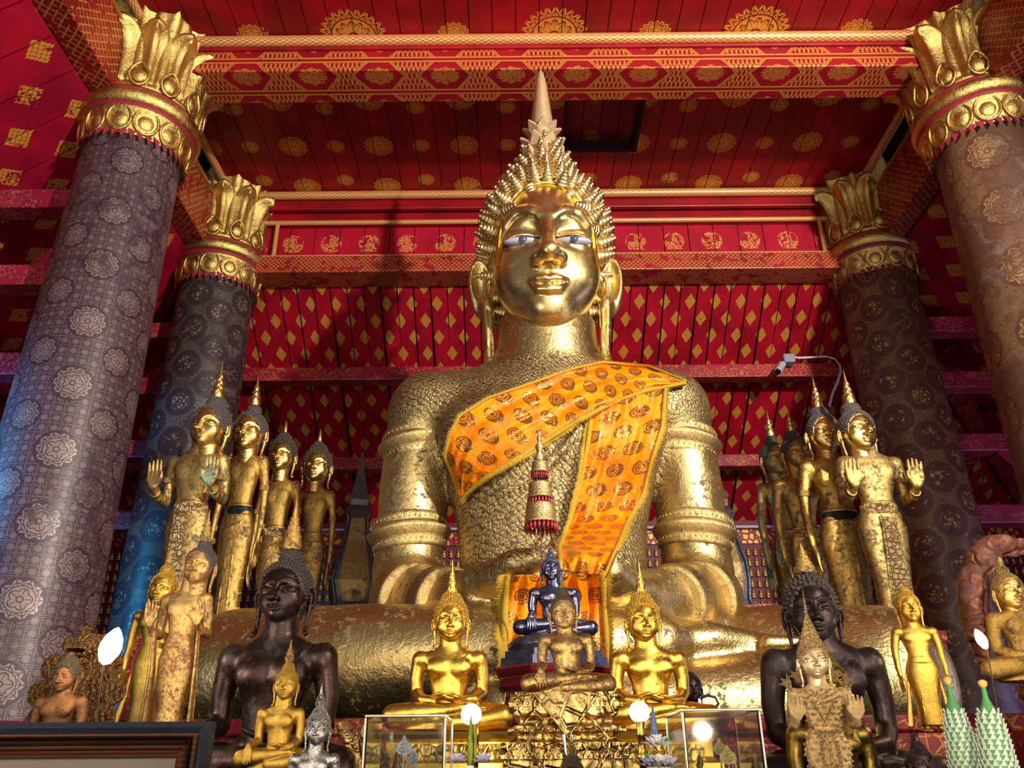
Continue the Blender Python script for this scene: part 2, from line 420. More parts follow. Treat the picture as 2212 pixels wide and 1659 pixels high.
for sx, nm in ((-1, 'ceiling_left_aisle'), (1, 'ceiling_right_aisle')):
    bb = B(); bb.box((XC+sx*6.9-.01, 1, 3.0+EYE), (XC+sx*6.9+.01, 10.9, 3.02+EYE))
    sd = tag(bb.obj(nm, m_gap), kind='structure')
    wp = .34; k = 0; y = 2.2; lens = {}
    while y+wp/2 < RD+tot:
        yc = y+wp/2; st = round(max(0.0, yc-RD)/.2)*.2
        if tot-st > .2:
            if st not in lens:
                bb = B(); L = (tot-st)/CS; bb.box((0, -wp/2+.01, 0), (L, wp/2-.01, .025)); me = bb.mesh('plank'); me.materials.append(m_side); lens[st] = me
            if sx > 0: link('plank', lens[st], None, sd, loc=(XC+AX+st, yc, RH+.10-st*SL+rnd.uniform(0, .015)), rot=(0, rot, 0))
            else: link('plank', lens[st], None, sd, loc=(XC-AX-st, yc, RH+.10-st*SL+rnd.uniform(0, .015)), rot=(0, rot, PI))
        y += wp
    bb = B(); bb.box((0, -1, .07), (3.7, 8, .09))
    if sx > 0: link('backing_board', bb.mesh(), m_gap, sd, loc=(XC+AX, 3, RH+.12), rot=(0, rot, 0))
    else:
        bb = B(); bb.box((0, -8, .07), (3.7, 1, .09)); link('backing_board', bb.mesh(), m_gap, sd, loc=(XC-AX, 3, RH+.12), rot=(0, rot, PI))
    # hip rafter
    d = Vector((sx, 1, -SL)); p0 = Vector((XC+sx*AX, RD, RH-.06)); bb = B()
    bb.box((-.09, 0, -.10), (.09, 4.6, .10)); o = link('hip_rafter', bb.mesh(), m_purlin, None, loc=p0); o.rotation_euler = d.to_track_quat('Y', 'Z').to_euler(); tag(o, kind='structure')

# purlins under the rear roof (all the way across)
def purlin(py, D, hw, th=.17):
    z = P(1180, py, D).z
    beam('purlin', (XC-hw, D, z), (XC+hw, D+.17, z+th), m_purlin)
purlin(817, 8.72, 4.3); purlin(1010, 9.75, 5.4, .16)
# ties, posts and braces of the side aisles
for sx in (-1, 1):
    for k, (D, hs) in enumerate(((5.62, (4.34, 3.58, 2.78, 2.05)), (7.9, (4.33, 3.66, 2.95, 2.2)))):
        for h in hs:
            xin = XC+sx*3.65; xo = XC+sx*min(6.75, AX+(5.08-h)/SL)
            beam('tie_beam', (min(xin, xo), D, h+EYE-.02), (max(xin, xo), D+.19, h+EYE+.17), m_tie)
        for j, (h0, h1) in enumerate(zip(hs[1:], hs[:-1])):
            xm = XC+sx*(4.25+.45*j); a = Vector((xm, D+.1, h0+EYE+.17)); c = Vector((xm+sx*.55*(1 if j % 2 else -1), D+.1, h1+EYE)); bb = B()
            L = (c-a).length; bb.box((-.055, -.05, 0), (.055, .05, L)); o = link('roof_brace', bb.mesh(), m_tie, None, loc=a)
            o.rotation_euler = (c-a).to_track_quat('Z', 'Y').to_euler(); tag(o, kind='structure')
# ---------------------------------------------------------------- walls with rows of small gilded reliefs
m_wallb = plain('back_wall_paint', (.16, .004, .03), .55); m_wallside = plain('side_wall_blue_light', (.008, .012, .05), .7)  # side walls: the blue side light is put into their navy colour
bb = B(); bb.box((XC-6.95, 10.82, 0), (XC+6.95, 11.0, 3.1+EYE)); wb = tag(bb.obj('wall_back', m_wallb), kind='structure')
for sx, nm in ((-1, 'wall_left'), (1, 'wall_right')):
    bb = B(); bb.box((XC+sx*6.9-.1, 1, 0), (XC+sx*6.9+.1, 10.9, 3.1+EYE)); tag(bb.obj(nm, m_wallside), kind='structure')
m_relief = plain('relief_gilding', (.80, .48, .13), .38, .8)
def band_mask(nt, v, x, y, z):
    return voro(nt, v, 13, 'DISTANCE_TO_EDGE').gt(.16)*(z-2.2-EYE-.0).abs().lt(5)
m_band = sten_mat('wall_band', band_mask, base=(.4, .01, .02), ink=(.85, .42, .10), wear=.3)
zt = P(1100, 1148, 10.8).z; zb = P(1100, 1178, 10.8).z
bb = B(); bb.box((XC-6.8, 10.79, zb), (XC+6.8, 10.83, zt)); tag(bb.obj('trim_2', m_band), kind='structure')
bb = B(); bb.box((XC-6.8, 10.70, zt), (XC+6.8, 10.83, zt+.03)); tag(bb.obj('trim_3', plain('pale_light_strip', (.55, .45, .5), .5)), kind='structure')  # pale strip painted in for the line of light along the wall top
bb = B()                                                  # one small seated figure in relief
bb.ball((0, -.006, .084), .017, 8); bb.lathe([(.004, .097), (.0, .118)], 6)
bb.lathe([(.020, .030), (.029, .050), (.026, .066), (.009, .074)], 8)
bb.lathe([(.034, 0), (.036, .012), (.026, .018)], 8); bb.ball((0, -.004, .026), .03, 8, (1.15, .7, .45))
rm = bb.mesh('relief_figure'); rm.materials.append(m_relief)
pr, pc = .137, .093; cnt = 0; stuffpts = []
wins = ((226, 262), (770, 842), (925, 1008), (1532, 1642), (2055, 2135))
r = 0; z = zb-.16
while z > .9+EYE-.25:
    x = XC-6.4; 
    while x < XC+6.4:
        d = CR.transposed() @ (Vector((x, 10.8, z))-Vector((0, 0, EYE))); px = W_PX/2+F_PX*d.x/-d.z
        if any(a <= px <= c for a, c in wins) and cnt < 300:
            link('relief_figure', rm, None, wb, loc=(x, 10.80, z)); cnt += 1
        else: stuffpts.append((x, z))
        x += pc
    z -= pr
V0 = np.array([v.co[:] for v in rm.vertices]); F0 = [tuple(p.vertices) for p in rm.polygons]
VV = []; FF = []
for i, (x, z) in enumerate(stuffpts):
    VV.append(V0+np.array([x, 10.80, z])); o = i*len(V0); FF += [tuple(q+o for q in f) for f in F0]
me = mesh_np('relief_rows', np.concatenate(VV), FF); o = link('relief_rows', me, m_relief, wb); tag(o, kind='stuff')

# ---------------------------------------------------------------- gold and lacquer
def gold(name, base=(.78, .54, .18), wear=(.10, .05, .03), amt=.40, sc=1.0, rough=.30, bmp=.012, kind='obj', metal=1.0, spots=True, orn=0):
    m, nt, b = newmat(name); v, x, y, z = coords(nt, kind)
    n1 = noise(nt, v, 1.6*sc, 5, .6); n2 = noise(nt, v, 7*sc, 6, .68); n3 = noise(nt, v, 34*sc, 4, .6)
    w = smooth(n1*.45+n2*.55, .62-amt*.28, .74-amt*.22)
    c = mixc(nt, n1, tuple(k*.72 for k in base), tuple(min(1, k*1.12) for k in base))
    if spots:
        sp = smooth(n3*.6+n2*.4, .60, .66); w = w.max(sp*.85)
    c = mixc(nt, w*.88, c, wear)
    h = n2*.6+n3*.25
    if orn:
        ao = abs(orn)
        wv = wave(nt, v, 2.6*ao, 9, 2, 1.2); d1 = voro(nt, v, 9*ao, 'DISTANCE_TO_EDGE'); 
        h = h+wv*(.55 if orn > 0 else .0)+smooth(d1, .0, .14)*.6
        c = mixc(nt, (1-smooth(wv, .1, .45))*.55 if orn > 0 else (1-smooth(d1, .0, .10))*.7, c, tuple(k*.22 for k in base))
    setin(nt, b, color=c, rough=n2*.30+(rough-.12)+w*.25, metal=metal*(1-w*.7))
    bump(nt, b, h, bmp, .8)
    return m
m_cap = gold('capital_gilding', (.70, .49, .16), (.14, .08, .07), .25, 2.2, .30, .02)
m_red_ring = plain('capital_red', (.30, .008, .03), .55)
m_fringe = plain('fringe_red', (.36, .02, .06), .7)

# ---------------------------------------------------------------- columns
def col_mask(style):
    def fn(nt, v, x, y, z):
        a = atan2(y, x)*.42
        if style == 0:
            med1 = m_flower(a.cell(.53, .05), z.cell(.50, .1), .125, 10); ar1 = hyp(a.cell(.53, .05), z.cell(.50, .1)).lt(.14)
            med2 = m_flower(a.cell(.53, .315), z.cell(.50, .35), .105, 8); ar2 = hyp(a.cell(.53, .315), z.cell(.50, .35)).lt(.12)
            u = a.cell(.075); w = z.cell(.075)
            sq = u.abs().max(w.abs()).lt(.027); fl = m_flower(u, w, .025, 8)
            ln = (((a*420).sin().gt(.2)*((z/.075).floor()+(a/.075).floor()).mod(2.0)).max((z*420).sin().gt(.2)*(((z/.075).floor()+(a/.075).floor()).mod(2.0)).lt(.5)))*(1-sq)
            grid = (fl*sq).max(ln*.8)*(1-ar1)*(1-ar2)
            return (med1*ar1).max(med2*ar2*.8).max(grid*.8)
        if style == 1:
            u = a.cell(.52, .10); w = z.cell(.42, .1); u2 = a.cell(.52, .36); w2 = z.cell(.42, .31)
            r1 = hyp(u, w); r2 = hyp(u2, w2); rr = r1.min(r2)
            vo = voro(nt, v, 22, 'DISTANCE_TO_EDGE').gt(.12)
            fig = rr.lt(.095)*vo*noise(nt, v, 16, 2).gt(.48); ring = (rr-.13).abs().lt(.02)
            cl = (voro(nt, v, 15).mod(.14)).lt(.05)*rr.gt(.155)
            return fig.max(cl*.8)*(1-ring)
        vo = voro(nt, v, 15).mod(.11).lt(.05); u = a.cell(.5, .1); w = z.cell(.55, .1)
        med = m_flower(u, w, .17, 10); ar = hyp(u, w).lt(.19)
        return (vo*.8*(1-ar)).max(med*ar)
    return fn
def col_mat(name, style, base, dark, ink, wear):
    m, nt, b = newmat(name); v, x, y, z = coords(nt, 'obj')
    mask = col_mask(style)(nt, v, x, y, z)
    n1 = noise(nt, v, 1.3, 5, .6); n2 = noise(nt, v, 9, 5, .6); st = noise(nt, v, 3.1, 6, .7, .8)
    wm = smooth(n1*.55+n2*.3+st*.15, wear-.03, wear+.05)
    mask = mask*(wm*.50+.12)
    dust = smooth(st, .52, .70)*(1-wm)
    c = mixc(nt, n1, dark, base); c = mixc(nt, dust*.75, c, (.20, .15, .15)); c = mixc(nt, mask*.85, c, ink)
    setin(nt, b, color=c, rough=n2*.3+.30, metal=mask*.45, spec=.45)
    bump(nt, b, n2, .004, .5); return m
m_c = [col_mat('column_lacquer_square', 0, (.060, .024, .042), (.024, .011, .022), (.42, .30, .27), .44),
       col_mat('column_lacquer_round', 1, (.050, .028, .034), (.022, .014, .018), (.42, .32, .20), .45),
       col_mat('column_lacquer_brown', 2, (.13, .055, .035), (.06, .022, .018), (.60, .36, .14), .52),
       col_mat('column_lacquer_brown_round', 1, (.12, .036, .020), (.055, .018, .010), (.66, .40, .13), .47)]
def petal_mesh(L, w, th, curl, point=.35, ridge=.25, n=14, k=9):
    """a long leaf rising and curling outward (+x); width along y"""
    b = B(); V = []
    for side in (1, 0):
        for i in range(n+1):
            t = i/n; ang = curl*max(0, (t-.35)/.65)**2.0
            if i == 0: cx, cz = 0.0, 0.0
            else: cx += L/n*math.sin(ang+.10); cz += L/n*math.cos(ang+.10)
            ww = w*(.78+.42*math.sin(PI*min(1, t*1.15)*.62))*(1 if t < .70 else max(.03, max(0, math.cos((t-.70)/.30*PI/2))**.55))
            nx, nz = math.cos(ang+.1), -math.sin(ang+.1)
            for j in range(k):
                s = -1+2*j/(k-1); off = (th*(1-s*s)*.9 + th*.9*max(0, 1-abs(s)/ridge)) if side else -th*.35
                groove = -th*.55*math.exp(-((abs(s)-.62)/.10)**2) if side else 0
                V.append((cx+(off+groove)*nx, s*ww/2, cz+(off+groove)*nz))
    Fc = []; m = (n+1)*k
    for i in range(n):
        for j in range(k-1):
            a = i*k+j; Fc += [(a, a+1, a+k+1, a+k), (m+a, m+a+k, m+a+k+1, m+a+1)]
        Fc += [(i*k, (i+1)*k, m+(i+1)*k, m+i*k), (i*k+k-1, m+i*k+k-1, m+(i+1)*k+k-1, (i+1)*k+k-1)]
    Fc += [tuple(m+j for j in range(k))+tuple(range(k-1, -1, -1)), tuple(n*k+j for j in range(k))+tuple(m+n*k+j for j in range(k-1, -1, -1))]
    b.add(V, Fc, True); return b.mesh('petal')
me_petal = petal_mesh(.92, .25, .050, .85); me_petal.materials.append(m_cap)
me_petal_in = petal_mesh(.86, .22, .045, .5); me_petal_in.materials.append(m_cap)
me_petal_low = petal_mesh(.68, .22, .05, 1.45); me_petal_low.materials.append(m_cap)
b = B()                                                   # small teardrop boss at the petal feet
b.ball((0, 0, .085), .065, 12, (.45, 1, 1.15)); b.lathe([(.045, .12), (.0, .22)], 10, Matrix.Diagonal((.5, 1, 1, 1))); b.tube([(.02, math.sin(t)*.078*(1-max(0, math.cos(t))*.45), .09+math.cos(t)*.115) for t in [i*2*PI/20 for i in range(20)]], .014, 6, True)
me_boss = b.mesh('boss'); me_boss.materials.append(m_cap)
b = B(); b.ball((0, 0, -.085), .075, 12, (.45, 1, 1.15)); b.tube([(.02, math.sin(t)*.095, -.085+math.cos(t)*.115) for t in [i*2*PI/20 for i in range(20)]], .013, 6, True)
me_lobe = b.mesh('lotus_lobe'); me_lobe.materials.append(m_cap)
def column(cx, cy, ztop, r0, r1, mat, label, face):
    """shaft + collar; ztop = underside of the lotus band"""
    t = thing('column', label, 'column', (cx, cy, 0), group='lacquered columns round the giant statue'); t['kind'] = 'thing'
    b = B(); b.lathe([(r1*1.12, 0), (r1*1.12, .5), (r1, .55)]+[(r1+(r0-r1)*q, .55+(ztop+.1-.55)*q) for q in [i/12 for i in range(13)]], 64); b.obj('shaft', mat, t)
    # collar
    R = r0+.02
    b = B(); b.lathe([(R, ztop-.02), (R+.05, ztop+.20), (R+.075, ztop+.215), (R+.05, ztop+.23)], 56); b.obj('lotus_band', m_cap, t)
    nl = 13
    for i in range(nl):
        a = 2*PI*i/nl; link('lotus_lobe', me_lobe, None, t, loc=((R+.02)*math.cos(a), (R+.02)*math.sin(a), ztop+.20), rot=(0, .12, a))
    b = B(); nt_ = 40
    V = []; Fc = []
    for i in range(nt_):
        a0, a1, a2 = (2*PI*(i+d)/nt_ for d in (0, .5, 1)); rr = R+.012
        k = len(V); V += [(rr*math.cos(a0), rr*math.sin(a0), ztop+.03), (rr*math.cos(a2), rr*math.sin(a2), ztop+.0), ((rr+.03)*math.cos(a1), (rr+.03)*math.sin(a1), ztop-.09),
                          ((rr-.012)*math.cos(a1), (rr-.012)*math.sin(a1), ztop+.03)]
        Fc += [(k, k+2, k+1), (k, k+3, k+2), (k+1, k+2, k+3), (k, k+1, k+3)]
    b.add(V, Fc); o = b.obj('red_fringe', m_fringe, t)
    def ring(name, z, rr, hh, m, q=.5):
        b = B(); b.lathe([(rr-.03, z-hh)]+[(rr+math.cos(w)*hh*q, z+math.sin(w)*hh) for w in [-PI/2+PI*i/8 for i in range(9)]]+[(rr-.03, z+hh)], 56); b.obj(name, m, t)
    ring('collar_ring', ztop+.245, R+.065, .022, m_red_ring)
    ring('collar_ring', ztop+.335, R+.055, .075, m_cap, .75)
    ring('collar_ring', ztop+.425, R+.055, .020, m_red_ring)
    ring('collar_ring', ztop+.475, R+.035, .035, m_cap)
    b = B(); b.lathe([(R-.03, ztop+.45), (R-.06, ztop+1.35)], 40); b.obj('neck_core', m_cap, t)
    zc = ztop+.50
    for k, off in enumerate((-92, -66, -40, -14, 12, 38, 64, 90)):
        a = math.radians(face+off); rr = R-.015
        link('petal', me_petal if k % 2 == 0 else me_petal_in, None, t, loc=(rr*math.cos(a), rr*math.sin(a), zc+(.0 if k % 2 == 0 else .02)), rot=(0, 0, a), scl=(1, 1.08, 1.0))
    for off in (-79, -53, -27, -1, 25, 51, 77):
        a = math.radians(face+off); rr = R+.025
        link('petal', me_petal_low, None, t, loc=(rr*math.cos(a)*.93, rr*math.sin(a)*.93, zc), rot=(0, 0, a), scl=(1, .9, .98 if off % 2 else .94))
    for off in (-60, -30, 0, 30, 60):
        a = math.radians(face+off); link('boss', me_boss, None, t, loc=((R+.055)*math.cos(a), (R+.055)*math.sin(a), zc-.03), rot=(0, .1, a))
    return t
ZB = 4.80+EYE
column(XC-3.62, 5.62, ZB-.02, .385, .48, m_c[0], 'dark purple lacquered column with square gold flower stencils, nearest at the left', -12)
column(XC-3.62, 7.82, ZB+.02, .385, .47, m_c[1], 'dark column with round gold medallions, behind the left standing statues', -25)
column(XC+3.72, 5.62, ZB+.02, .385, .48, m_c[2], 'brown lacquered column with worn gold scrollwork, at the right edge', 192)
column(XC+3.66, 7.82, ZB+.04, .385, .47, m_c[3], 'dark brown column with round gold medallions, behind the right standing statues', 205)
# ---------------------------------------------------------------- implicit modelling: shapes blended in a grid, then meshed (surface nets)
def V3(*a): return np.array(a, dtype=np.float32)
class Sdf:
    def __init__(s, lo, hi, h):
        s.h = h; s.lo = np.array(lo, np.float32); s.n = [int(round((b-a)/h))+1 for a, b in zip(lo, hi)]
        s.ax = [s.lo[i]+h*np.arange(s.n[i], dtype=np.float32) for i in range(3)]
        s.d = np.full(s.n, 9.0, np.float32)
    def _win(s, lo, hi):
        sl = []
        for i in range(3):
            a = max(0, int((lo[i]-s.lo[i])/s.h)-1); b = min(s.n[i], int((hi[i]-s.lo[i])/s.h)+3)
            if b <= a: return None
            sl.append(slice(a, b))
        X = s.ax[0][sl[0]][:, None, None]; Y = s.ax[1][sl[1]][None, :, None]; Z = s.ax[2][sl[2]][None, None, :]
        return tuple(sl), X, Y, Z
    def put(s, fn, lo, hi, k=.05, op='add', mirror=False):
        m = k+2*s.h
        w = s._win([a-m for a in lo], [a+m for a in hi])
        if w is not None:
            sl, X, Y, Z = w; b = fn(X, Y, Z).astype(np.float32); a = s.d[sl]
            if op == 'add':
                h = np.clip(.5+.5*(a-b)/k, 0, 1); s.d[sl] = a*(1-h)+b*h-k*h*(1-h)
            else:                                     # carve
                b = -b; h = np.clip(.5-.5*(a-b)/k, 0, 1); s.d[sl] = a*(1-h)+b*h+k*h*(1-h)
        if mirror: s.put(lambda X, Y, Z: fn(-X, Y, Z), (-hi[0], lo[1], lo[2]), (-lo[0], hi[1], hi[2]), k, op)
        return s
    def ell(s, c, r, k=.05, op='add', mirror=False, rot=None):
        R = None
        if rot is not None:
            R = np.array(Matrix.Rotation(rot[2], 3, 'Z') @ Matrix.Rotation(rot[1], 3, 'Y') @ Matrix.Rotation(rot[0], 3, 'X')).T
        def fn(X, Y, Z):
            x, y, z = X-c[0], Y-c[1], Z-c[2]
            if R is not None: x, y, z = (R[i][0]*x+R[i][1]*y+R[i][2]*z for i in range(3))
            k0 = np.sqrt((x/r[0])**2+(y/r[1])**2+(z/r[2])**2)
            k1 = np.sqrt((x/r[0]**2)**2+(y/r[1]**2)**2+(z/r[2]**2)**2)+1e-6
            return k0*(k0-1)/k1
        q = max(r) if rot is not None else None
        e = (q,)*3 if q else r
        return s.put(fn, [c[i]-e[i] for i in range(3)], [c[i]+e[i] for i in range(3)], k, op, mirror)
    def path(s, pts, rad, k=.04, op='add', mirror=False, sq=(1, 1, 1)):
        """chain of tapered capsules; sq squashes the section along an axis"""
        pts = [np.array(p, np.float32) for p in pts]; n = len(pts)
        if not isinstance(rad, (list, tuple)): rad = [rad]*n
        R = max(rad); q = np.array(sq, np.float32); ext = R*q
        def fn(X, Y, Z):
            best = None
            for i in range(n-1):
                a, b = pts[i]/q, pts[i+1]/q; ba = b-a; L = float(ba@ba)+1e-9
                x, y, z = X/q[0]-a[0], Y/q[1]-a[1], Z/q[2]-a[2]
                t = np.clip((x*ba[0]+y*ba[1]+z*ba[2])/L, 0, 1)
                d = np.sqrt((x-ba[0]*t)**2+(y-ba[1]*t)**2+(z-ba[2]*t)**2)-(rad[i]+(rad[i+1]-rad[i])*t)
                best = d if best is None else np.minimum(best, d)
            return best*float(min(q))
        lo = np.min(pts, 0)-ext; hi = np.max(pts, 0)+ext
        return s.put(fn, list(lo), list(hi), k, op, mirror)
    def loft(s, secs, k=.05, p=2.3, op='add'):
        """vertical loft; secs = (z, half width, half depth, centre x, centre y)"""
        A = np.array(secs, np.float32); zs = A[:, 0]
        def fn(X, Y, Z):
            z = Z[0, 0]; tab = []
            for j in range(1, 5):
                tab.append(np.interp(z, zs, A[:, j]).astype(np.float32))
            # soften the kinks between sections
            ker = np.ones(5)/5
            if len(z) > 8: tab = [np.convolve(np.pad(t, 2, mode='edge'), ker, 'valid').astype(np.float32) for t in tab]
            a, b, cx, cy = [t[None, None, :] for t in tab]
            e = (np.abs((X-cx)/a)**p+np.abs((Y-cy)/b)**p)**(1/p)
            d = (e-1)*np.minimum(a, b)
            return np.maximum(d, np.maximum(zs[0]-Z, Z-zs[-1]))
        mx = float(A[:, 1].max()+np.abs(A[:, 3]).max()); my = float(A[:, 2].max()+np.abs(A[:, 4]).max())
        return s.put(fn, (-mx, -my, zs[0]), (mx, my, zs[-1]), k, op)
    def front(s, x, z):
        """front surface (smallest y) at x, z"""
        i = int(round((x-s.lo[0])/s.h)); k = int(round((z-s.lo[2])/s.h))
        col = s.d[min(max(i, 0), s.n[0]-1), :, min(max(k, 0), s.n[2]-1)]; w = np.nonzero(col < 0)[0]
        if len(w) == 0: return 0.0
        j = w[0]
        if j == 0: return float(s.ax[1][0])
        t = col[j-1]/(col[j-1]-col[j]+1e-9); return float(s.ax[1][j-1]+t*s.h)
    def mesh(s, name):
        d = s.d; n = d.shape; ins = d < 0
        base = np.arange(8); cs = [(i, j, k) for i in (0, 1) for j in (0, 1) for k in (0, 1)]
        sub = {c: d[c[0]:n[0]-1+c[0], c[1]:n[1]-1+c[1], c[2]:n[2]-1+c[2]] for c in cs}
        cnt = sum((sub[c] < 0).astype(np.int8) for c in cs); act = (cnt > 0) & (cnt < 8)
        idx = np.nonzero(act); N = len(idx[0]); vid = np.full(act.shape, -1, np.int32); vid[idx] = np.arange(N)
        val = {c: sub[c][idx] for c in cs}
        acc = np.zeros((N, 3), np.float32); num = np.zeros(N, np.float32)
        for a in cs:
            for ax in range(3):
                if a[ax] == 0:
                    b = list(a); b[ax] = 1; b = tuple(b); va, vb = val[a], val[b]; m = (va < 0) != (vb < 0)
                    t = np.where(m, va/(va-vb+1e-12), 0); p = np.repeat(np.array(a, np.float32)[None], N, 0); p[:, ax] = t
                    acc[m] += p[m]; num[m] += 1
        V = (np.stack(idx, 1)+acc/num[:, None])*s.h+s.lo
        Q = []
        for ax in range(3):
            o1, o2 = [(1, 2), (2, 0), (0, 1)][ax]
            lo = [slice(1, n[i]-1) for i in range(3)]; lo[ax] = slice(0, n[ax]-1); hi = list(lo); hi[ax] = slice(1, n[ax])
            A, Bv = ins[tuple(lo)], ins[tuple(hi)]; ch = np.nonzero(A != Bv); st = A[ch]
            g = [ch[i]+(0 if i == ax else 1) for i in range(3)]
            def at(d1, d2):
                q = [g[0].copy(), g[1].copy(), g[2].copy()]; q[o1] -= d1; q[o2] -= d2; return vid[tuple(q)]
            q = np.stack([at(1, 1), at(0, 1), at(0, 0), at(1, 0)], 1); q[~st] = q[~st][:, ::-1]; Q.append(q)
        Q = np.concatenate(Q); Q = Q[(Q >= 0).all(1)]
        me = bpy.data.meshes.new(name); me.vertices.add(N); me.vertices.foreach_set('co', V.ravel())
        nf = len(Q); me.loops.add(nf*4); me.loops.foreach_set('vertex_index', Q.ravel()); me.polygons.add(nf)
        me.polygons.foreach_set('loop_start', np.arange(nf)*4); me.polygons.foreach_set('loop_total', np.full(nf, 4, np.int32)) if False else None
        me.polygons.foreach_set('use_smooth', [True]*nf); me.update(calc_edges=True); me.validate()
        return me

# ---------------------------------------------------------------- heads (unit: chin z=0, hairline z=1, face looks to -y)
def face_base(g, wide=1.0, jaw=1.0):
    g.ell((0, .03, .70), (.40*wide, .46, .50), .05)
    g.ell((0, -.07, .46), (.385*wide, .345, .44), .12)
    g.ell((0, -.15, .26), (.27*wide*jaw, .25, .25), .12)
    g.ell((0, -.27, .10), (.12, .115, .10), .10)                       # chin
    g.ell((.235*wide, -.20, .38), (.12, .13, .15), .12, mirror=True)    # cheeks
def build_head(h, giant=False, hat=0, wide=1.0, smile=.02, neck=True):
    g = Sdf((-.74, -.72, -.42), (.74, .60, 1.30), h)
    face_base(g, wide)
    if neck: g.path([(0, .05, -.42), (0, .04, .15)], [.285, .27], .06)
    yf = lambda x, z: g.front(x, z)
    # eye sockets, then lids
    ez = .565; ex = .185*wide
    g.ell((ex, yf(ex, ez)-.03, ez+.035), (.135, .075, .085), .07, 'cut', True)
    g.ell((ex+.005, yf(ex, ez)+.048, ez), (.135, .10, .075), .03, mirror=True)
    y0 = g.front(0, .40)
    g.path([(0, y0+.035, .70), (0, y0-.035, .52), (0, y0-.115, .385)], [.030, .040, .058], .055, sq=(1, 1.1, 1))
    g.ell((0, y0-.118, .375), (.062, .062, .055), .03)
    g.ell((.072, y0-.045, .365), (.050, .070, .043), .03, mirror=True)  # nostril wings
    if not giant: g.ell((.040, y0-.085, .325), (.020, .030, .018), .012, 'cut', True)
    # brows: thin raised arches running into the nose
    bp = []
    for t in [i/8 for i in range(9)]:
        x = .055+t*.315*wide; z = .665+.115*math.sin(PI*min(1, t*.80+.16))-.12*max(0, t-.55)
        bp.append((x, yf(x, z)-.002, z))
    if giant:
        g.path(bp, [.018]+[.038]*3+[.046]*2+[.036, .024, .012], .02, mirror=True, sq=(1, .5, 1))
        bp2 = [(x, yf(x, z-.05)-.001, z-.045) for x, y, z in bp[1:-1]]
        g.path(bp2, .010, .012, 'cut', True)
    else: g.path(bp, .017, .016, mirror=True, sq=(1, .8, 1))
    # lips
    zl = .215; yl = g.front(0, zl)
    up = [(-.135*wide, .015+smile), (-.07, .030), (-.02, .034), (0, .022), (.02, .034), (.07, .030), (.135*wide, .015+smile)]
    g.path([(x, yf(x, zl+z)-.012, zl+z) for x, z in up], [.012, .030, .034, .032, .034, .030, .012], .018, sq=(1, .9, .8))
    lo = [(-.125*wide, .004+smile), (-.06, -.034), (0, -.040), (.06, -.034), (.125*wide, .004+smile)]
    g.path([(x, g.front(x, zl-.06)-.014, zl+z) for x, z in lo], [.012, .032, .038, .032, .012], .014, sq=(1, .9, .85))
    cut = [(-.135*wide, .010+smile), (-.06, -.002), (0, .000), (.06, -.002), (.135*wide, .010+smile)]
    g.path([(x, yf(x, zl)-.02, zl+z) for x, z in cut], .008, .010, 'cut', sq=(1, 2.2, 1))
    g.ell((0, yf(0, .275)-.012, .285), (.014, .02, .03), .015, 'cut')
    EY = yf(ex, ez)
    # lids: open almond for the giant, a thin slit for the others
    if giant:
        lid = [(ex-.118, ez-.022), (ex-.05, ez+.020), (ex+.02, ez+.026), (ex+.09, ez-.002), (ex+.130, ez-.030)]
        for q in (0, 1):
            g.put(lambda X, Y, Z: np.maximum(np.abs((X-ex-.005)/.128)**2+np.abs((Z-ez+.010+.10*(X-ex-.005))/.030)**1.5-1, np.abs(Y-yf(ex, ez))-.07)*.03,
                  (ex-.14, yf(ex, ez)-.08, ez-.06), (ex+.14, yf(ex, ez)+.08, ez+.05), .008, 'cut', True) if q == 0 else None
    else:
        sl = [(ex-.11, -.012), (ex-.05, -.026), (ex+.01, -.030), (ex+.07, -.022), (ex+.118, -.002)]
        g.path([(x, yf(x, ez+z)-.004, ez+z) for x, z in sl], .008, .008, 'cut', True, sq=(1, 2, 1))
        cr = [(ex-.11, .008), (ex-.05, .040), (ex+.01, .052), (ex+.07, .038), (ex+.118, .006)]
        g.path([(x, yf(x, ez+z)-.004, ez+z) for x, z in cr], .006, .008, 'cut', True, sq=(1, 2, 1))
    # long ears
    ew = .415*wide
    eo, er = (.014, .018) if giant else (0, 0)
    g.ell((ew+.065+eo, .07, .44), (.082+er, .05, .235), .025, mirror=True, rot=(.12, .10, -.35))
    g.ell((ew+.080+eo, .015, .47), (.045+er*.8, .045, .15), .015, 'cut', True, rot=(.12, .10, -.35))
    g.path([(ew+.055, .02, .50), (ew+.062, .02, .36)], .014, .012, mirror=True)
    g.path([(ew+.045, .05, .30), (ew+.035, .03, .12), (ew+.02, .0, -.05), (ew+.03, -.03, -.19), (ew+.065, -.07, -.245)], [.060, .048, .040, .046, .050], .03, mirror=True, sq=(.85, 1, 1))
    g.path([(ew+.03, -.015, .24), (ew+.02, -.025, .08), (ew+.02, -.045, -.12)], .013, .012, 'cut', True)
    for z in ((-.16, -.27, -.375) if neck else ()):                     # neck folds
        g.put(lambda X, Y, Z: np.sqrt((np.sqrt(X**2+(Y-.045)**2)-.292)**2+(Z-z)**2)-.010, (-.32, -.28, z-.02), (.32, .36, z+.02), .014, 'cut')
    me = g.mesh('face'); me['eye'] = (ex, EY, ez)
    return me
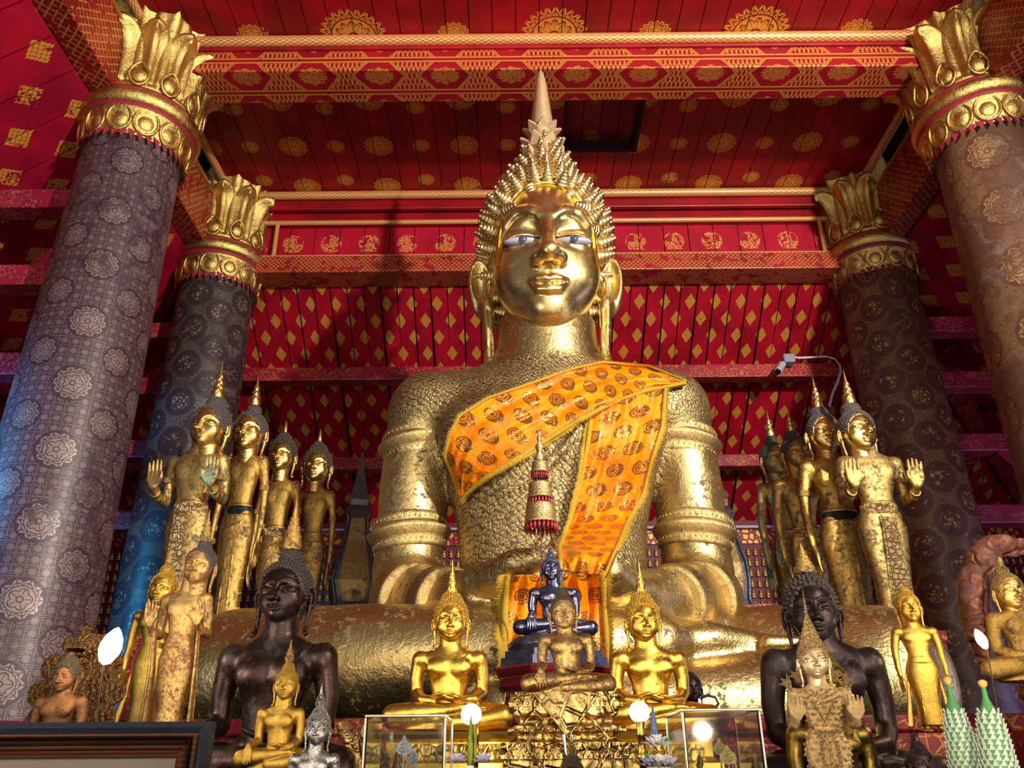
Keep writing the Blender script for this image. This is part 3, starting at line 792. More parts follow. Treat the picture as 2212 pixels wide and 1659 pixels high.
def hair_grid(h, wide=1.0, ush=(0.24, 1.30), line=1.0, grow=.045, cone=False):
    top = ush[1]+ush[0]*1.2 if not cone else ush[1]+.1
    g = Sdf((-.62, -.60, -.05), (.62, .68, top+.10), h)
    gr = grow
    g.ell((0, .04, .70), (.40*wide+gr, .46+gr, .50+gr), .05)
    g.path([(0, .18, .25), (0, .10, .7)], [.30, .38], .10)
    if cone: g.path([(0, .0, .95), (0, .02, .95+(ush[1]-.95)*.5), (0, .02, ush[1])], [.40*wide, ush[0]*1.35, ush[0]*.62], .10)
    else: g.ell((0, .10, ush[1]-.02), (ush[0], ush[0], ush[0]*1.05), .08)
    # opening for the face
    a, zc = .375*wide, .44
    g.put(lambda X, Y, Z: np.maximum((np.abs(X/a)**2.6+np.abs((Z-zc)/np.where(Z > zc, (line-zc)*1.02, 9.0))**2.4)**(1/2.4)*a-a, Y-.02+np.maximum(0, zc+.1-Z)*.0),
          (-a, -.62, -.05), (a, .03, line+.05), .02, 'cut')
    g.put(lambda X, Y, Z: np.maximum(Y-.06, Z-.42)+0*X, (-.62, -.60, -.05), (.62, .06, .45), .02, 'cut')
    return g
def scatter(me, dist, zmin=.2, front=9, rs=5, filt=None):
    """evenly spaced points + normals on a mesh"""
    r = np.random.RandomState(rs); n = len(me.vertices)
    co = np.empty(n*3, np.float32); me.vertices.foreach_get('co', co); co = co.reshape(-1, 3)
    no = np.empty(n*3, np.float32); me.vertices.foreach_get('normal', no); no = no.reshape(-1, 3)
    order = np.lexsort((np.abs(co[:, 0])+r.rand(n)*1e-4, -np.round(co[:, 2]/(dist*.87)))); cell = {}; out = []
    for i in order:
        p = co[i]
        if p[2] < zmin or p[1] > front: continue
        if filt is not None and not filt(p, no[i]): continue
        k = (math.floor(p[0]/dist), math.floor(p[1]/dist), math.floor(p[2]/dist)); ok = True
        for a in (-1, 0, 1):
            for b in (-1, 0, 1):
                for c in (-1, 0, 1):
                    for q in cell.get((k[0]+a, k[1]+b, k[2]+c), ()):
                        if (q[0]-p[0])**2+(q[1]-p[1])**2+(q[2]-p[2])**2 < dist*dist: ok = False
            if not ok: break
        if ok: cell.setdefault(k, []).append(p); out.append((p, no[i]))
    return out
def curl_shape(r, L, rings=4, n=8):
    """snail-shell curl: stepped cone"""
    b = B(); pr = []
    for i in range(rings):
        t = i/rings; rr = r*(1-t)**.8
        pr += [(rr*.80, L*t), (rr, L*(t+.35/rings)), (rr*.86, L*(t+.8/rings))]
    b.lathe([(r*.7, -r*.3)]+pr+[(0, L)], n); return b
def hair_mesh(h, spacing, cr, cl, rings=2, n=6, filt=None, **kw):
    """hair cap with curls joined into one mesh (small statues)"""
    g = hair_grid(h, **kw); me = g.mesh('hair_cap'); pts = scatter(me, spacing, filt=filt)
    cb = curl_shape(cr, cl, rings, n); CV = np.array(cb.v); n0 = len(me.vertices)
    co = np.empty(n0*3, np.float32); me.vertices.foreach_get('co', co); VV = [co.reshape(-1, 3)]; FF = [tuple(p.vertices) for p in me.polygons]
    k = n0
    for p, no in pts:
        M = np.array(Vector(no.tolist()).to_track_quat('Z', 'X').to_matrix()); VV.append(CV @ M.T+p)
        FF += [tuple(i+k for i in f) for f in cb.f]; k += len(CV)
    bpy.data.meshes.remove(me)
    out = mesh_np('hair', np.concatenate(VV), FF); return out
def spire(style, n=12):
    """flame finial; base at z=0"""
    b = B()
    if style == 'tall':                                   # giant: plain tapering spike over three rows of leaves
        b.lathe([(.20, -.12), (.19, .06), (.15, .25), (.115, .45), (.095, .62), (.075, .80), (.055, .98), (.03, 1.10), (.0, 1.16)], 10, rf=lambda a, z: 1+.13*math.cos(4*a) if z > .2 else 1)
        leaf = [(0.0, 0), (.07, .04), (.085, .10), (.05, .17), (0, .24), (-.05, .17), (-.085, .10), (-.07, .04)]
        for tier, (z, r, sc) in enumerate(((-.10, .20, 1.0), (.10, .17, .85), (.30, .13, .72))):
            for k in range(8):
                a = 2*PI*(k+.5*tier)/8
                M = Matrix.Rotation(a, 4, 'Z') @ Matrix.Translation((r*.6, 0, z)) @ Matrix.Rotation(.95, 4, 'Y') @ Matrix.Scale(sc, 4) @ Matrix.Rotation(PI/2, 4, 'Z')
                b.prism(leaf, -.02, .02, M)
    elif style == 'flame':                                # slim flame with overlapping scales
        b.lathe([(.15, -.04), (.17, .03), (.155, .16), (.11, .35), (.07, .58), (.035, .85), (.0, 1.12)], n, rf=lambda a, z: 1+.10*math.cos(6*a+z*14))
        for t in range(6):
            z = .02+.11*t; r = .15-.016*t
            for k in range(6):
                a = 2*PI*(k+.5*t)/6; M = Matrix.Rotation(a, 4, 'Z') @ Matrix.Translation((r*.72, 0, z)) @ Matrix.Rotation(.16, 4, 'Y') @ Matrix.Rotation(PI/2, 4, 'Z') @ Matrix.Scale(1-.1*t, 4)
                b.prism([(0, 0), (.05, .04), (.045, .10), (0, .19), (-.045, .10), (-.05, .04)], -.028, .02, M)
    elif style == 'leafy':
        b.lathe([(.14, -.03), (.16, .05), (.09, .25), (.07, .5), (.055, .8), (.03, 1.05), (.0, 1.08)], n)
        for t in range(4):
            z = .02+.15*t; r = .15-.03*t
            for k in range(6):
                a = 2*PI*(k+.5*t)/6; M = Matrix.Rotation(a, 4, 'Z') @ Matrix.Translation((r*.7, 0, z)) @ Matrix.Rotation(.35, 4, 'Y') @ Matrix.Rotation(PI/2, 4, 'Z') @ Matrix.Scale(1-.12*t, 4)
                b.prism([(0, 0), (.07, .06), (.06, .14), (0, .28), (-.06, .14), (-.07, .06)], -.03, .02, M)
    elif style == 'bud':
        b.lathe([(.06, -.05), (.11, .02), (.12, .09), (.07, .17), (0, .22)], n)
    return b.mesh('flame_finial')

# ---------------------------------------------------------------- hands
def hand(g, wrist, d, up, size=.62, thumb=1, curl=0.0, spread=.05, rad=.045):
    """palm and five fingers: d = direction of the fingers, up = palm normal (palm side), thumb = +1/-1 side"""
    w = Vector(wrist); d = Vector(d).normalized(); u = Vector(up); u = (u-d*u.dot(d)).normalized(); s = d.cross(u)*thumb
    L = size; pal = w+d*(L*.26)
    pts = [w, w+d*L*.46]
    for q in (-.5, -.17, .17, .5):                         # palm as four fused rods
        g.path([w+s*(q*L*.18), w+d*(L*.24)+s*(q*L*.42), w+d*(L*.48)+s*(q*L*.46)], [rad*1.3, rad*1.45, rad*1.15], .04)
    for i, (q, ln) in enumerate(((-.5, .40), (-.17, .47), (.17, .50), (.5, .45))):
        b = w+d*(L*.46)+s*(q*L*.46); ang = curl; p = [b]; dd = d.copy()
        for j in range(3):
            dd = (d*math.cos(ang*(j+1)*.5)+u*math.sin(ang*(j+1)*.5)+s*(q*spread)).normalized(); p.append(p[-1]+dd*(L*ln*(.42, .32, .26)[j]))
        g.path(p, [rad*1.0, rad*.95, rad*.85, rad*.62], .010)
    b = w+d*(L*.12)+s*(L*.16)
    g.path([b, b+(d*.8+s*.75+u*.25).normalized()*L*.22, b+(d*.8+s*.75+u*.25).normalized()*L*.22+(d+s*.2+u*.2).normalized()*L*.20], [rad*1.35, rad*1.15, rad*.8], .02)

# ---------------------------------------------------------------- bodies (face units; chin at z = 2.62 seated / 5.0 standing)
def seated(h, mudra='lap', broad=1.0, giant=False, foot=True):
    g = Sdf((-2.12, -1.25, -.05), (2.12, .75, 2.80), h)
    g.loft([(.15, .55, .42, 0, .12), (.55, .60, .44, 0, .10), (.95, .525, .37, 0, .06), (1.3, .56, .37, 0, .04), (1.65, .70*broad, .41, 0, .02), (1.92, .82*broad, .42, 0, .03), (2.12, .84*broad, .36, 0, .05), (2.26, .66*broad, .30, 0, .06), (2.36, .36, .25, 0, .06), (2.42, .30, .24, 0, .06)], .05)
    g.path([(0, .08, 2.2), (0, .06, 2.72)], [.35, .32], .08)
    g.ell((.88*broad, .04, 2.00), (.26, .27, .26), .12, mirror=True)
    g.ell((.36, -.30, 1.74), (.32, .15, .22), .12, mirror=True)         # chest
    def arm(sx, w, low=False):
        g.path([(sx*.93*broad, .05, 2.0), (sx*1.02*broad, .10, 1.45), (sx*1.0*broad, .10, 1.06)], [.245, .215, .185], .06)
        g.path([(sx*1.0*broad, .10, 1.06)]+w, [.185, .16, .125], .05)
    # legs first (folded, right shin on top)
    g.path([(.45, .05, .42), (1.1, -.20, .42), (1.62, -.42, .38)], [.40, .38, .33], .10, mirror=True)
    g.path([(1.60, -.42, .34), (.85, -.62, .24), (-.2, -.72, .20)], [.34, .28, .20], .07)
    g.path([(-1.62, -.40, .40), (-.95, -.62, .46), (-.1, -.70, .52), (.42, -.66, .60)], [.33, .29, .21, .15], .05)
    if foot:
        g.path([(.42, -.66, .60), (.72, -.60, .62), (1.02, -.56, .60)], [.14, .15, .10], .05, sq=(1, .8, .7))
        for i in range(5): g.path([(1.0, -.70+.062*i, .60), (1.13-.01*i, -.71+.068*i, .60)], [.045, .035], .01)
    g.loft([(.02, 1.35, .62, 0, -.20), (.30, 1.30, .58, 0, -.18)], .10)
    if mudra == 'lap':
        arm(1, [(.78, -.38, .84), (.42, -.62, .80)]); arm(-1, [(-.78, -.38, .84), (-.42, -.62, .80)])
        hand(g, (.46, -.62, .82), (-1, -.16, .02), (0, .1, 1), .70, -1, .25, rad=.05)
        hand(g, (-.46, -.64, .90), (1, -.16, .02), (0, .1, 1), .70, 1, .25, rad=.05)
    elif mudra == 'earth':
        arm(1, [(.78, -.38, .84), (.42, -.62, .80)]); hand(g, (.46, -.62, .84), (-1, -.12, .02), (0, .1, 1), .72, -1, .25, rad=.05)
        arm(-1, [(-1.12, -.38, .92), (-1.16, -.80, .84)])
        hand(g, (-1.16, -.80, .82), (.02, -.35, -1), (0, 1, -.3), .70, -1, .15, rad=.05)
    for z in (2.52, 2.62, 2.42):
        g.put(lambda X, Y, Z: np.sqrt((np.sqrt(X**2+(Y-.07)**2)-.35)**2+(Z-z)**2)-.010, (-.36, -.32, z-.02), (.36, .42, z+.02), .014, 'cut')
    # shawl edge: raised strap over one shoulder and down the front
    def strap(pts, r=.012):
        q = [(x, g.front(x, z)-.002, z) for x, z in pts]; g.path(q, r, .010)
    if not giant:
        strap([(.50, 2.24), (.30, 2.0), (.05, 1.70), (-.30, 1.45), (-.50, 1.36)])
        strap([(.42, 2.26), (.22, 2.02), (.13, 1.8), (.13, 1.3), (.13, .98)]); strap([(.62, 2.16), (.45, 1.95), (.36, 1.75), (.34, 1.3), (.34, .98), (.13, .98)])
    return g
def standing(h, arms='palms', skirt='plain'):
    g = Sdf((-1.42, -1.15, -.05), (1.42, .62, 5.20), h)
    sk = {'plain': [(.30, .50, .36, 0, .04), (1.2, .47, .34, 0, .04), (2.1, .60, .38, 0, .04), (2.65, .66, .40, 0, .04), (2.95, .58, .36, 0, .04), (3.25, .46, .31, 0, .02)],
          'flared': [(.30, .66, .36, 0, .04), (1.2, .56, .34, 0, .04), (2.1, .56, .37, 0, .04), (2.65, .60, .38, 0, .04), (2.95, .54, .35, 0, .04), (3.25, .44, .30, 0, .02)]}[skirt]
    g.loft(sk+[(3.45, .43, .29, 0, .02), (3.9, .55, .33, 0, .0), (4.25, .68, .35, 0, .0), (4.48, .72, .31, 0, .02), (4.62, .56, .26, 0, .04), (4.70, .32, .22, 0, .05), (4.76, .27, .21, 0, .05)], .05)
    g.path([(0, .06, 4.6), (0, .05, 5.1)], [.285, .265], .07)
    g.ell((.72, .04, 4.42), (.22, .23, .22), .10, mirror=True)
    g.ell((.28, -.22, 4.12), (.26, .12, .20), .10, mirror=True)
    g.path([(.28, .0, .30), (.28, .0, .10)], [.15, .13], .04, mirror=True)
    g.path([(.28, .05, .06), (.30, -.42, .05)], [.12, .10], .04, mirror=True, sq=(1.2, 1, .8))
    for i in range(5): g.path([(.21+.045*i, -.46, .05), (.21+.05*i, -.56+.02*abs(i-1), .04)], [.034, .026], .01, mirror=True)
    if arms in ('palms', 'one'):
        for sx in ((1, -1) if arms == 'palms' else (1,)):
            g.path([(sx*.76, .04, 4.40), (sx*.86, .12, 3.85), (sx*.88, .12, 3.42)], [.20, .17, .15], .06)
            g.path([(sx*.88, .12, 3.42), (sx*.90, -.30, 3.42), (sx*.86, -.62, 3.60)], [.15, .125, .095], .05)
            hand(g, (sx*.86, -.66, 3.62), (sx*.03, -.10, 1), (0, -1, -.05), .74, -sx, .05, rad=.050)
    if arms in ('down', 'one'):
        for sx in ((1, -1) if arms == 'down' else (-1,)):
            g.path([(sx*.76, .04, 4.40), (sx*.90, .10, 3.75), (sx*.92, .10, 3.35)], [.20, .165, .14], .05)
            g.path([(sx*.92, .10, 3.35), (sx*.95, .02, 2.85), (sx*.93, -.06, 2.35)], [.14, .12, .085], .05)
            hand(g, (sx*.93, -.06, 2.36), (-sx*.02, -.10, -1), (-sx, .1, 0), .68, sx, .12, rad=.046)
    for z in (4.86, 4.95, 4.77):
        g.put(lambda X, Y, Z: np.sqrt((np.sqrt(X**2+(Y-.055)**2)-.285)**2+(Z-z)**2)-.010, (-.33, -.30, z-.02), (.33, .40, z+.02), .014, 'cut')
    return g
def strap_on(g, pts, r=.012, k=.010): g.path([(x, g.front(x, z)-.002, z) for x, z in pts], r, k)
# ---------------------------------------------------------------- statue assembly
def skin(o, mat):
    me = o.data
    if not me.materials: me.materials.append(None)
    o.material_slots[0].link = 'OBJECT'; o.material_slots[0].material = mat
def part(name, me, mat, parent, **kw):
    o = link(name, me, None, parent, **kw); skin(o, mat); return o
def fit(D, px, y1, z1, y2, z2):
    """scale and base point so that model heights z1, z2 stand where the photograph shows them at depth D"""
    a = P(px, y1, D); b = P(px, y2, D); s = (a.z-b.z)/(z1-z2); 
    return s, Vector(((a.x+b.x)/2, D, a.z-s*z1))
def hairline_band(wide=1.0, line=1.0, r=.014, face=None, bvh=None):
    pts = []; a, zc = .378*wide, .44
    for i in range(33):
        t = PI*(-.02+1.04*i/32); c, s_ = math.cos(t), math.sin(t)
        x = a*math.copysign(abs(c)**.85, c); z = zc+(line-zc)*(max(0, s_)**.85) if s_ > 0 else zc+s_*.3
        h = bvh.ray_cast(Vector((x, -3, z)), Vector((0, 1, 0)))[0]; pts.append((x, (h.y if h else -.1)-.002, z))
    b = B(); b.tube(pts, r, 6); return b.mesh('hairline_band')
def bvh_of(me):
    return BVHTree.FromPolygons([v.co.copy() for v in me.vertices], [tuple(p.vertices) for p in me.polygons])

FACE = build_head(.0125); FACE_W = build_head(.0145, wide=1.06, smile=.03)
bv = bvh_of(FACE); BAND = hairline_band(bvh=bv)
HAIR_FINE = hair_mesh(.022, .050, .027, .034, 2, 6)
HAIR_TALL = hair_mesh(.022, .062, .034, .060, 2, 6, ush=(.20, 1.42), cone=True)
HAIR_BIG = hair_mesh(.024, .088, .048, .065, 3, 8, ush=(.22, 1.16))
HAIR_KNOB = hair_mesh(.022, .055, .030, .034, 2, 6, ush=(.19, 1.34))
SP_FLAME, SP_LEAF, SP_BUD = spire('flame'), spire('leafy'), spire('bud')
SEAT_LAP = seated(.028).mesh('body'); SEAT_EARTH = seated(.028, 'earth').mesh('body')
ST_PALMS = standing(.030, 'palms'); 
def skirt_lines(g):
    for x in (-.13, .13): strap_on(g, [(x, 2.95), (x*1.1, 2.0), (x*1.2, .5)], .014)
    for z in (3.0, 3.28):
        g.put(lambda X, Y, Z: np.sqrt((np.sqrt((X/1.42)**2+((Y-.03))**2)-(.335 if z > 3.1 else .385))**2+(Z-z)**2)-.022, (-.7, -.5, z-.03), (.7, .5, z+.03), .015)
skirt_lines(ST_PALMS)
for z in (3.35,): strap_on(ST_PALMS, [(.30, 4.5), (.1, 4.2), (-.2, 3.9)], .010)
ST_PALMS = ST_PALMS.mesh('body')
g = standing(.030, 'down'); skirt_lines(g)
for k in range(7):                                          # cloth wrapped round and round the legs
    z0 = 2.75-.36*k; strap_on(g, [(.55, z0+.16), (.25, z0+.04), (-.05, z0-.06), (-.3, z0-.10), (-.52, z0-.04)], .026, .02)
strap_on(g, [(.40, 4.56), (.05, 4.2), (-.35, 3.85), (-.46, 3.75)], .014); strap_on(g, [(.52, 4.50), (.15, 4.1), (-.3, 3.72), (-.44, 3.62)], .014)
ST_DOWN = g.mesh('body')
g = standing(.030, 'down')
strap_on(g, [(.40, 4.56), (.05, 4.2), (-.35, 3.85), (-.46, 3.75)], .012); strap_on(g, [(.15, 4.2), (.12, 3.6), (.12, 3.3)], .010)
g.path([(.62, .05, 2.4), (.72, .08, 1.4), (.86, .10, .34)], [.05, .09, .13], .03, mirror=True, sq=(1, .35, 1))
for k in range(3): strap_on(g, [(-.3+.3*k, 2.8), (-.32+.32*k, 1.6), (-.36+.36*k, .4)], .012)
for z in (3.25, 2.98):
    g.put(lambda X, Y, Z: np.sqrt((np.sqrt((X/1.42)**2+((Y-.03))**2)-(.330 if z > 3.1 else .380))**2+(Z-z)**2)-.014, (-.7, -.5, z-.03), (.7, .5, z+.03), .015)
ST_ROBE = g.mesh('body')
g = standing(.030, 'palms')
for sx in (1, -1):                                          # robe falling from both forearms to the hem
    g.path([(sx*.80, -.30, 3.35), (sx*.78, -.10, 2.4), (sx*.80, .0, 1.2), (sx*.84, .0, .35)], [.10, .12, .15, .20], .06, sq=(.55, 1.2, 1))
    g.path([(sx*.88, -.42, 3.35), (sx*.90, -.16, 2.2), (sx*.98, -.10, .4)], .020, .02)
for z in (3.22, 2.98):
    g.put(lambda X, Y, Z: np.sqrt((np.sqrt((X/1.42)**2+((Y-.03))**2)-(.330 if z > 3.1 else .380))**2+(Z-z)**2)-.016, (-.7, -.5, z-.03), (.7, .5, z+.03), .015)
ST_ROBED_PALMS = g.mesh('body')
g = standing(.030, 'one'); strap_on(g, [(.40, 4.56), (.05, 4.2), (-.35, 3.85), (-.46, 3.75)], .012)
g.path([(-.66, .05, 2.4), (-.8, .08, 1.4), (-1.05, .12, .34)], [.05, .10, .16], .03, sq=(1, .35, 1))
ST_ONE = g.mesh('body')

def ring_band(r, prof='flat', n=40):
    """bracelet / armlet ring round the z axis: rolled edges, raised middle and two rows of beads"""
    b = B()
    if prof == 'flange':
        pr = [(r*.97, -.17), (r*1.04, -.15), (r*1.03, -.10), (r*1.09, -.07), (r*1.20, -.015), (r*1.22, .01), (r*1.10, .05), (r*1.05, .08), (r*1.08, .11), (r*1.05, .15), (r*.97, .17)]
    else: pr = [(r*.95, -.09), (r*1.06, -.08), (r*1.08, -.055), (r*1.03, -.03), (r*1.09, 0), (r*1.03, .03), (r*1.08, .055), (r*1.06, .08), (r*.95, .09)]
    b.lathe(pr, n)
    for z, q in (((-.115, 1.06), (.10, 1.08)) if prof == 'flange' else ()):
        for i in range(44):
            a = 2*PI*i/44; b.ball((r*q*math.cos(a), r*q*math.sin(a), z), .015, 6)
    return b.mesh('armlet')
ARM_F, ARM_S = ring_band(1.0, 'flange'), ring_band(1.0)

def zcam(p): return -((CR.transposed() @ (p-Vector((0, 0, EYE)))).z)
def statue(label, D, xb, xh, ysh, y2, z2, wpx, yhair, ychin, body, mats, hair=None, fin=None, rot=0, group=None, face=None, fscale=1.0, fz=None, hrot=0, htilt=0, band=True, ped=True, name='buddha_statue', pm=None, hw=1.06):
    """measures from the photograph: body and head x, shoulder line, a second height z2 (model units), shoulder width, hairline and chin"""
    sit = body in (SEAT_LAP, SEAT_EARTH); zsh = 2.24 if sit else 4.62
    a = P(xb, ysh, D); c = P(xb, y2, D); s = (a.z-c.z)/(zsh-z2); base = Vector((a.x, D, a.z-s*zsh))
    wid = wpx*zcam(a)/F_PX/(2.35 if sit else 1.92)/s
    Dh = D-.36*s; hs = (P(xh, yhair, Dh).z-P(xh, ychin, Dh).z)/s; hz = (P(xh, ychin, Dh).z-base.z)/s; hxw = P(xh, ychin, D-.1*s).x-base.x
    t = thing(name, label, 'statue', base, (0, 0, math.radians(rot)), group, s); t.scale = (s*wid, s*wid, s)
    mb, mf, mh, ms = mats; part('body', body, mb, t); q = hs/wid*hw
    he = dict(loc=(hxw/(s*wid)*math.cos(math.radians(rot)), -hxw/(s*wid)*math.sin(math.radians(rot)), hz), rot=(math.radians(htilt), 0, math.radians(hrot)), scl=(q, q, hs))
    fo = part('face', face or FACE, mf, t, **he); ho = part('hair', hair or HAIR_FINE, mh, t, **he)
    if band: part('hairline_band', BAND, mf, fo)
    if fin is not None:
        zf = fz if fz is not None else {id(HAIR_TALL): 1.42, id(HAIR_BIG): 1.36, id(HAIR_KNOB): 1.52}.get(id(hair), 1.50)
        part('flame_finial', fin, ms, ho, loc=(0, .08 if hair is not HAIR_TALL else .02, zf), scl=fscale)
    if ped:
        k = (1.75 if sit else .8)*s*wid; b = B(); b.box((-k, -k*.6, -base.z), (k, k*.6, -.002)); b.box((-k*1.05, -k*.65, -.07), (k*1.05, k*.65, -.002))
        o = b.obj('plinth', pm or m_altar, None, loc=base, rot=(0, 0, math.radians(rot))); tag(o, kind='structure')
    return t, s
# ---------------------------------------------------------------- the giant seated Buddha
GF, GD, GX, GZ = 1.08, 5.30, .245, -.04+EYE
def giant_gold():
    m, nt, b = newmat('giant_gold_leaf'); v, x, y, z = coords(nt, 'obj')
    n1 = noise(nt, v, 1.4, 5, .6); n2 = noise(nt, v, 6, 6, .68); n3 = noise(nt, v, 30, 4, .62); n4 = noise(nt, v, 90, 2, .5)
    arms = smooth(x.abs()+(2.1-z).abs()*.10, .70, .80)
    torso = (1-arms)*smooth(z, .86, 1.0)*(1-smooth(z, 2.36, 2.44))
    shoulder = smooth(z, 1.98, 2.12)*(1-smooth(z, 2.40, 2.46)); orn = torso.max(shoulder)
    w = smooth(n1*.4+n2*.6, .50, .62)
    crack = smooth(n3*.6+n2*.4, .555, .60)
    c = mixc(nt, n1, (.40, .29, .12), (.78, .57, .24)); c = mixc(nt, w*.45, c, (.22, .13, .07))
    c = mixc(nt, orn*.55, c, (.40, .29, .15)); c = mixc(nt, crack*.8, c, (.09, .05, .03))
    wv = wave(nt, v, 17, 7, 3, 1.4, d='DIAGONAL'); d1 = voro(nt, v, 40, 'DISTANCE_TO_EDGE'); line = 1-smooth(wv, .0, .30)
    c = mixc(nt, orn*line*.80, c, (.09, .055, .03)); c = mixc(nt, orn*(1-smooth(d1, 0, .06))*.5, c, (.10, .06, .03))
    h = n2*.45+n3*.55+n4*.25+orn*(wv*.20+smooth(d1, 0, .10)*.22)
    setin(nt, b, color=c, rough=n2*.25+orn*.12+.24+crack*.3, metal=1-crack*.7)
    bump(nt, b, h, .010, .8); return m
m_giant = giant_gold()
m_gface = gold('giant_face_gold', (.80, .59, .25), (.34, .24, .11), .22, 1.2, .30, .005)
m_ghair = gold('giant_curl_gold', (.82, .64, .32), (.3, .2, .1), .25, 4, .30, .004)
giant = thing('giant_buddha_statue', 'giant gilded seated Buddha with spiked curls and tall spire, orange sash over one shoulder', 'statue', (GX, GD, GZ), (0, 0, 0), None, GF)
def giant_body():
    h = .020; g = Sdf((-2.32, -1.35, -.02), (2.32, .75, 2.78), h); L = .15; br = .86
    g.loft([(.15, .60, .42, 0, .12), (.6, .62, .42, 0, .10), (1.0, .545, .37, 0, .06), (1.35, .57, .38, 0, .04), (1.75, .66, .42, 0, .02), (2.05, .76, .43, 0, .03), (2.28, .82, .36, 0, .06), (2.40, .66, .29, 0, .08), (2.48, .42, .25, 0, .08), (2.54, .33, .25, 0, .08)], .05)
    g.path([(0, .08, 2.2), (0, .03, 2.74)], [.36, .335], .10)
    g.ell((.76, .05, 2.17), (.27, .28, .26), .14, mirror=True); g.ell((.33, -.28, 1.85), (.34, .16, .24), .14, mirror=True)
    for sx in (1, -1):
        g.path([(sx*.80, .05, 2.16), (sx*.86, .08, 1.6), (sx*.87, .08, 1.12)], [.235, .215, .20], .05)
        g.path([(sx*.87, .08, 1.12), (sx*.84, .02, .98)], [.20, .21], .06)
        g.path([(sx*.84, .02, .98), (sx*.66, -.42, .86), (sx*.38, -.66, .82)], [.21, .185, .15], .05)
    g.path([(.45, .05, .42), (1.2, -.15, .48), (1.66, -.36, .48)], [.42, .40, .36], .12, mirror=True)
    g.path([(1.66, -.40, .36), (.9, -.62, .30), (-.3, -.80, .26)], [.34, .27, .20], .05)
    g.path([(-1.66, -.38, .48), (-1.0, -.62, .52), (-.1, -.74, .56), (.45, -.72, .60)], [.35, .30, .23, .16], .04)
    g.path([(.42, -.70, .60), (.72, -.64, .62), (1.02, -.58, .60)], [.14, .15, .10], .05, sq=(1, .8, .7))
    for i in range(5): g.path([(1.0, -.72+.065*i, .60), (1.14-.01*i, -.73+.07*i, .60)], [.045, .036], .01)
    hand(g, (.42, -.66, .84), (-1, -.14, .02), (0, .1, 1), .80, -1, .25, rad=.060)
    hand(g, (-.42, -.68, .90), (1, -.14, -.06), (0, .1, 1), .80, 1, .30, rad=.060)
    g.loft([(.0, 1.5, .60, 0, -.20), (.30, 1.45, .56, 0, -.18)], .10)
    for z in (2.50, 2.58, 2.66):
        g.put(lambda X, Y, Z: np.sqrt((np.sqrt(X**2+(Y-.04)**2)-.355)**2+(Z-z)**2)-.010, (-.40, -.36, z-.02), (.40, .45, z+.02), .012, 'cut')
    g.path([(x, g.front(x, z)-.004, z) for x, z in [(-.52, 1.42), (-.30, 1.50), (-.05, 1.62), (.12, 1.80), (.20, 1.98)]], .022, .014)
    for x in (-.03, .19, .25):
        g.path([(xx, g.front(xx, z)-.003, z) for xx, z in [(x, 1.75), (x, 1.3), (x, .98)]], .014, .012)
    for z in (2.37,):
        g.put(lambda X, Y, Z: np.sqrt((np.sqrt((X/1.75)**2+((Y-.07)/1.0)**2)-.285)**2+(Z-z)**2)-.012, (-.6, -.3, z-.03), (.6, .45, z+.03), .02)
    return g
GBODY = giant_body().mesh('body'); gb = part('body', GBODY, m_giant, giant)
GHZ = 2.64
GFACE = build_head(.0095, True, wide=.87, smile=.018, neck=False)
gf = part('face', GFACE, m_gface, giant, loc=(0, -.03, GHZ), rot=(math.radians(4), 0, 0))
ex, EY, ez = GFACE['eye']
m_eyew = plain('painted_eye_white', (.40, .37, .45), .3); m_iris = plain('painted_iris', (.02, .018, .04), .2); m_irisr = plain('painted_iris_ring', (.07, .06, .10), .3)
for sx in (-1, 1):
    b = B(); b.ball((0, 0, 0), 1, 24, (.128, .05, .030)); e = b.obj('eye_white', m_eyew, gf, loc=(sx*ex, EY+.052, ez-.010))
    b = B(); b.tube([(.124*math.cos(q), -.050*math.sqrt(max(0, 1-math.cos(q)**2-.72*math.sin(q)**2))-.004, .026*math.sin(q)) for q in [PI*i/16 for i in range(17)]], .0038, 6); b.obj('eye_liner', m_iris, e)
    ix = .012 if sx > 0 else .002
    b = B(); b.lathe([(0, -.008), (.024, -.004), (.026, 0)], 20, Matrix.Rotation(PI/2, 4, 'X') @ Matrix.Scale(-1, 4, (0, 0, 1)) ); b.obj('iris_ring', m_irisr, e, loc=(ix, -.0515, -.002))
    b = B(); b.ball((0, 0, 0), .014, 16, (1, .3, 1)); b.obj('iris', m_iris, e, loc=(ix, -.052, -.002))
gbv = bvh_of(GFACE)
part('hairline_band', hairline_band(.87, 1.0, .012, bvh=gbv), plain('hairline_yellow_gold', (.85, .55, .05), .3, 1.0), gf)
gg = hair_grid(.020, wide=.87, ush=(.14, 1.50), grow=.018, cone=True); GHAIR = gg.mesh('hair_cap')
gh = part('hair_cap', GHAIR, m_ghair, giant, loc=(0, -.03, GHZ), rot=(math.radians(4), 0, 0))
pts = scatter(GHAIR, .079, zmin=.25)
pts.sort(key=lambda q: q[1][1]-.15*q[0][2]); rest = pts[296:]; pts = pts[:296]
CURL = curl_shape(.064, .112, 5, 10).mesh('hair_curl')
for p, no in pts:
    nn = Vector(no.tolist()); nn = (nn+Vector((0, -.05, .28))).normalized()
    c = part('hair_curl', CURL, m_ghair, gh, loc=p.tolist()); c.rotation_euler = nn.to_track_quat('Z', 'X').to_euler(); q = .85+.3*random.random(); c.scale = (q*.95, q*.95, q)
VV = []; FF = []; CV = np.array([v.co[:] for v in CURL.vertices]); CF = [tuple(p.vertices) for p in CURL.polygons]
for p, no in rest:
    Mq = np.array(Vector(no.tolist()).to_track_quat('Z', 'X').to_matrix()); k = len(VV)*len(CV); VV.append(CV @ Mq.T+p); FF += [tuple(i+k for i in f) for f in CF]
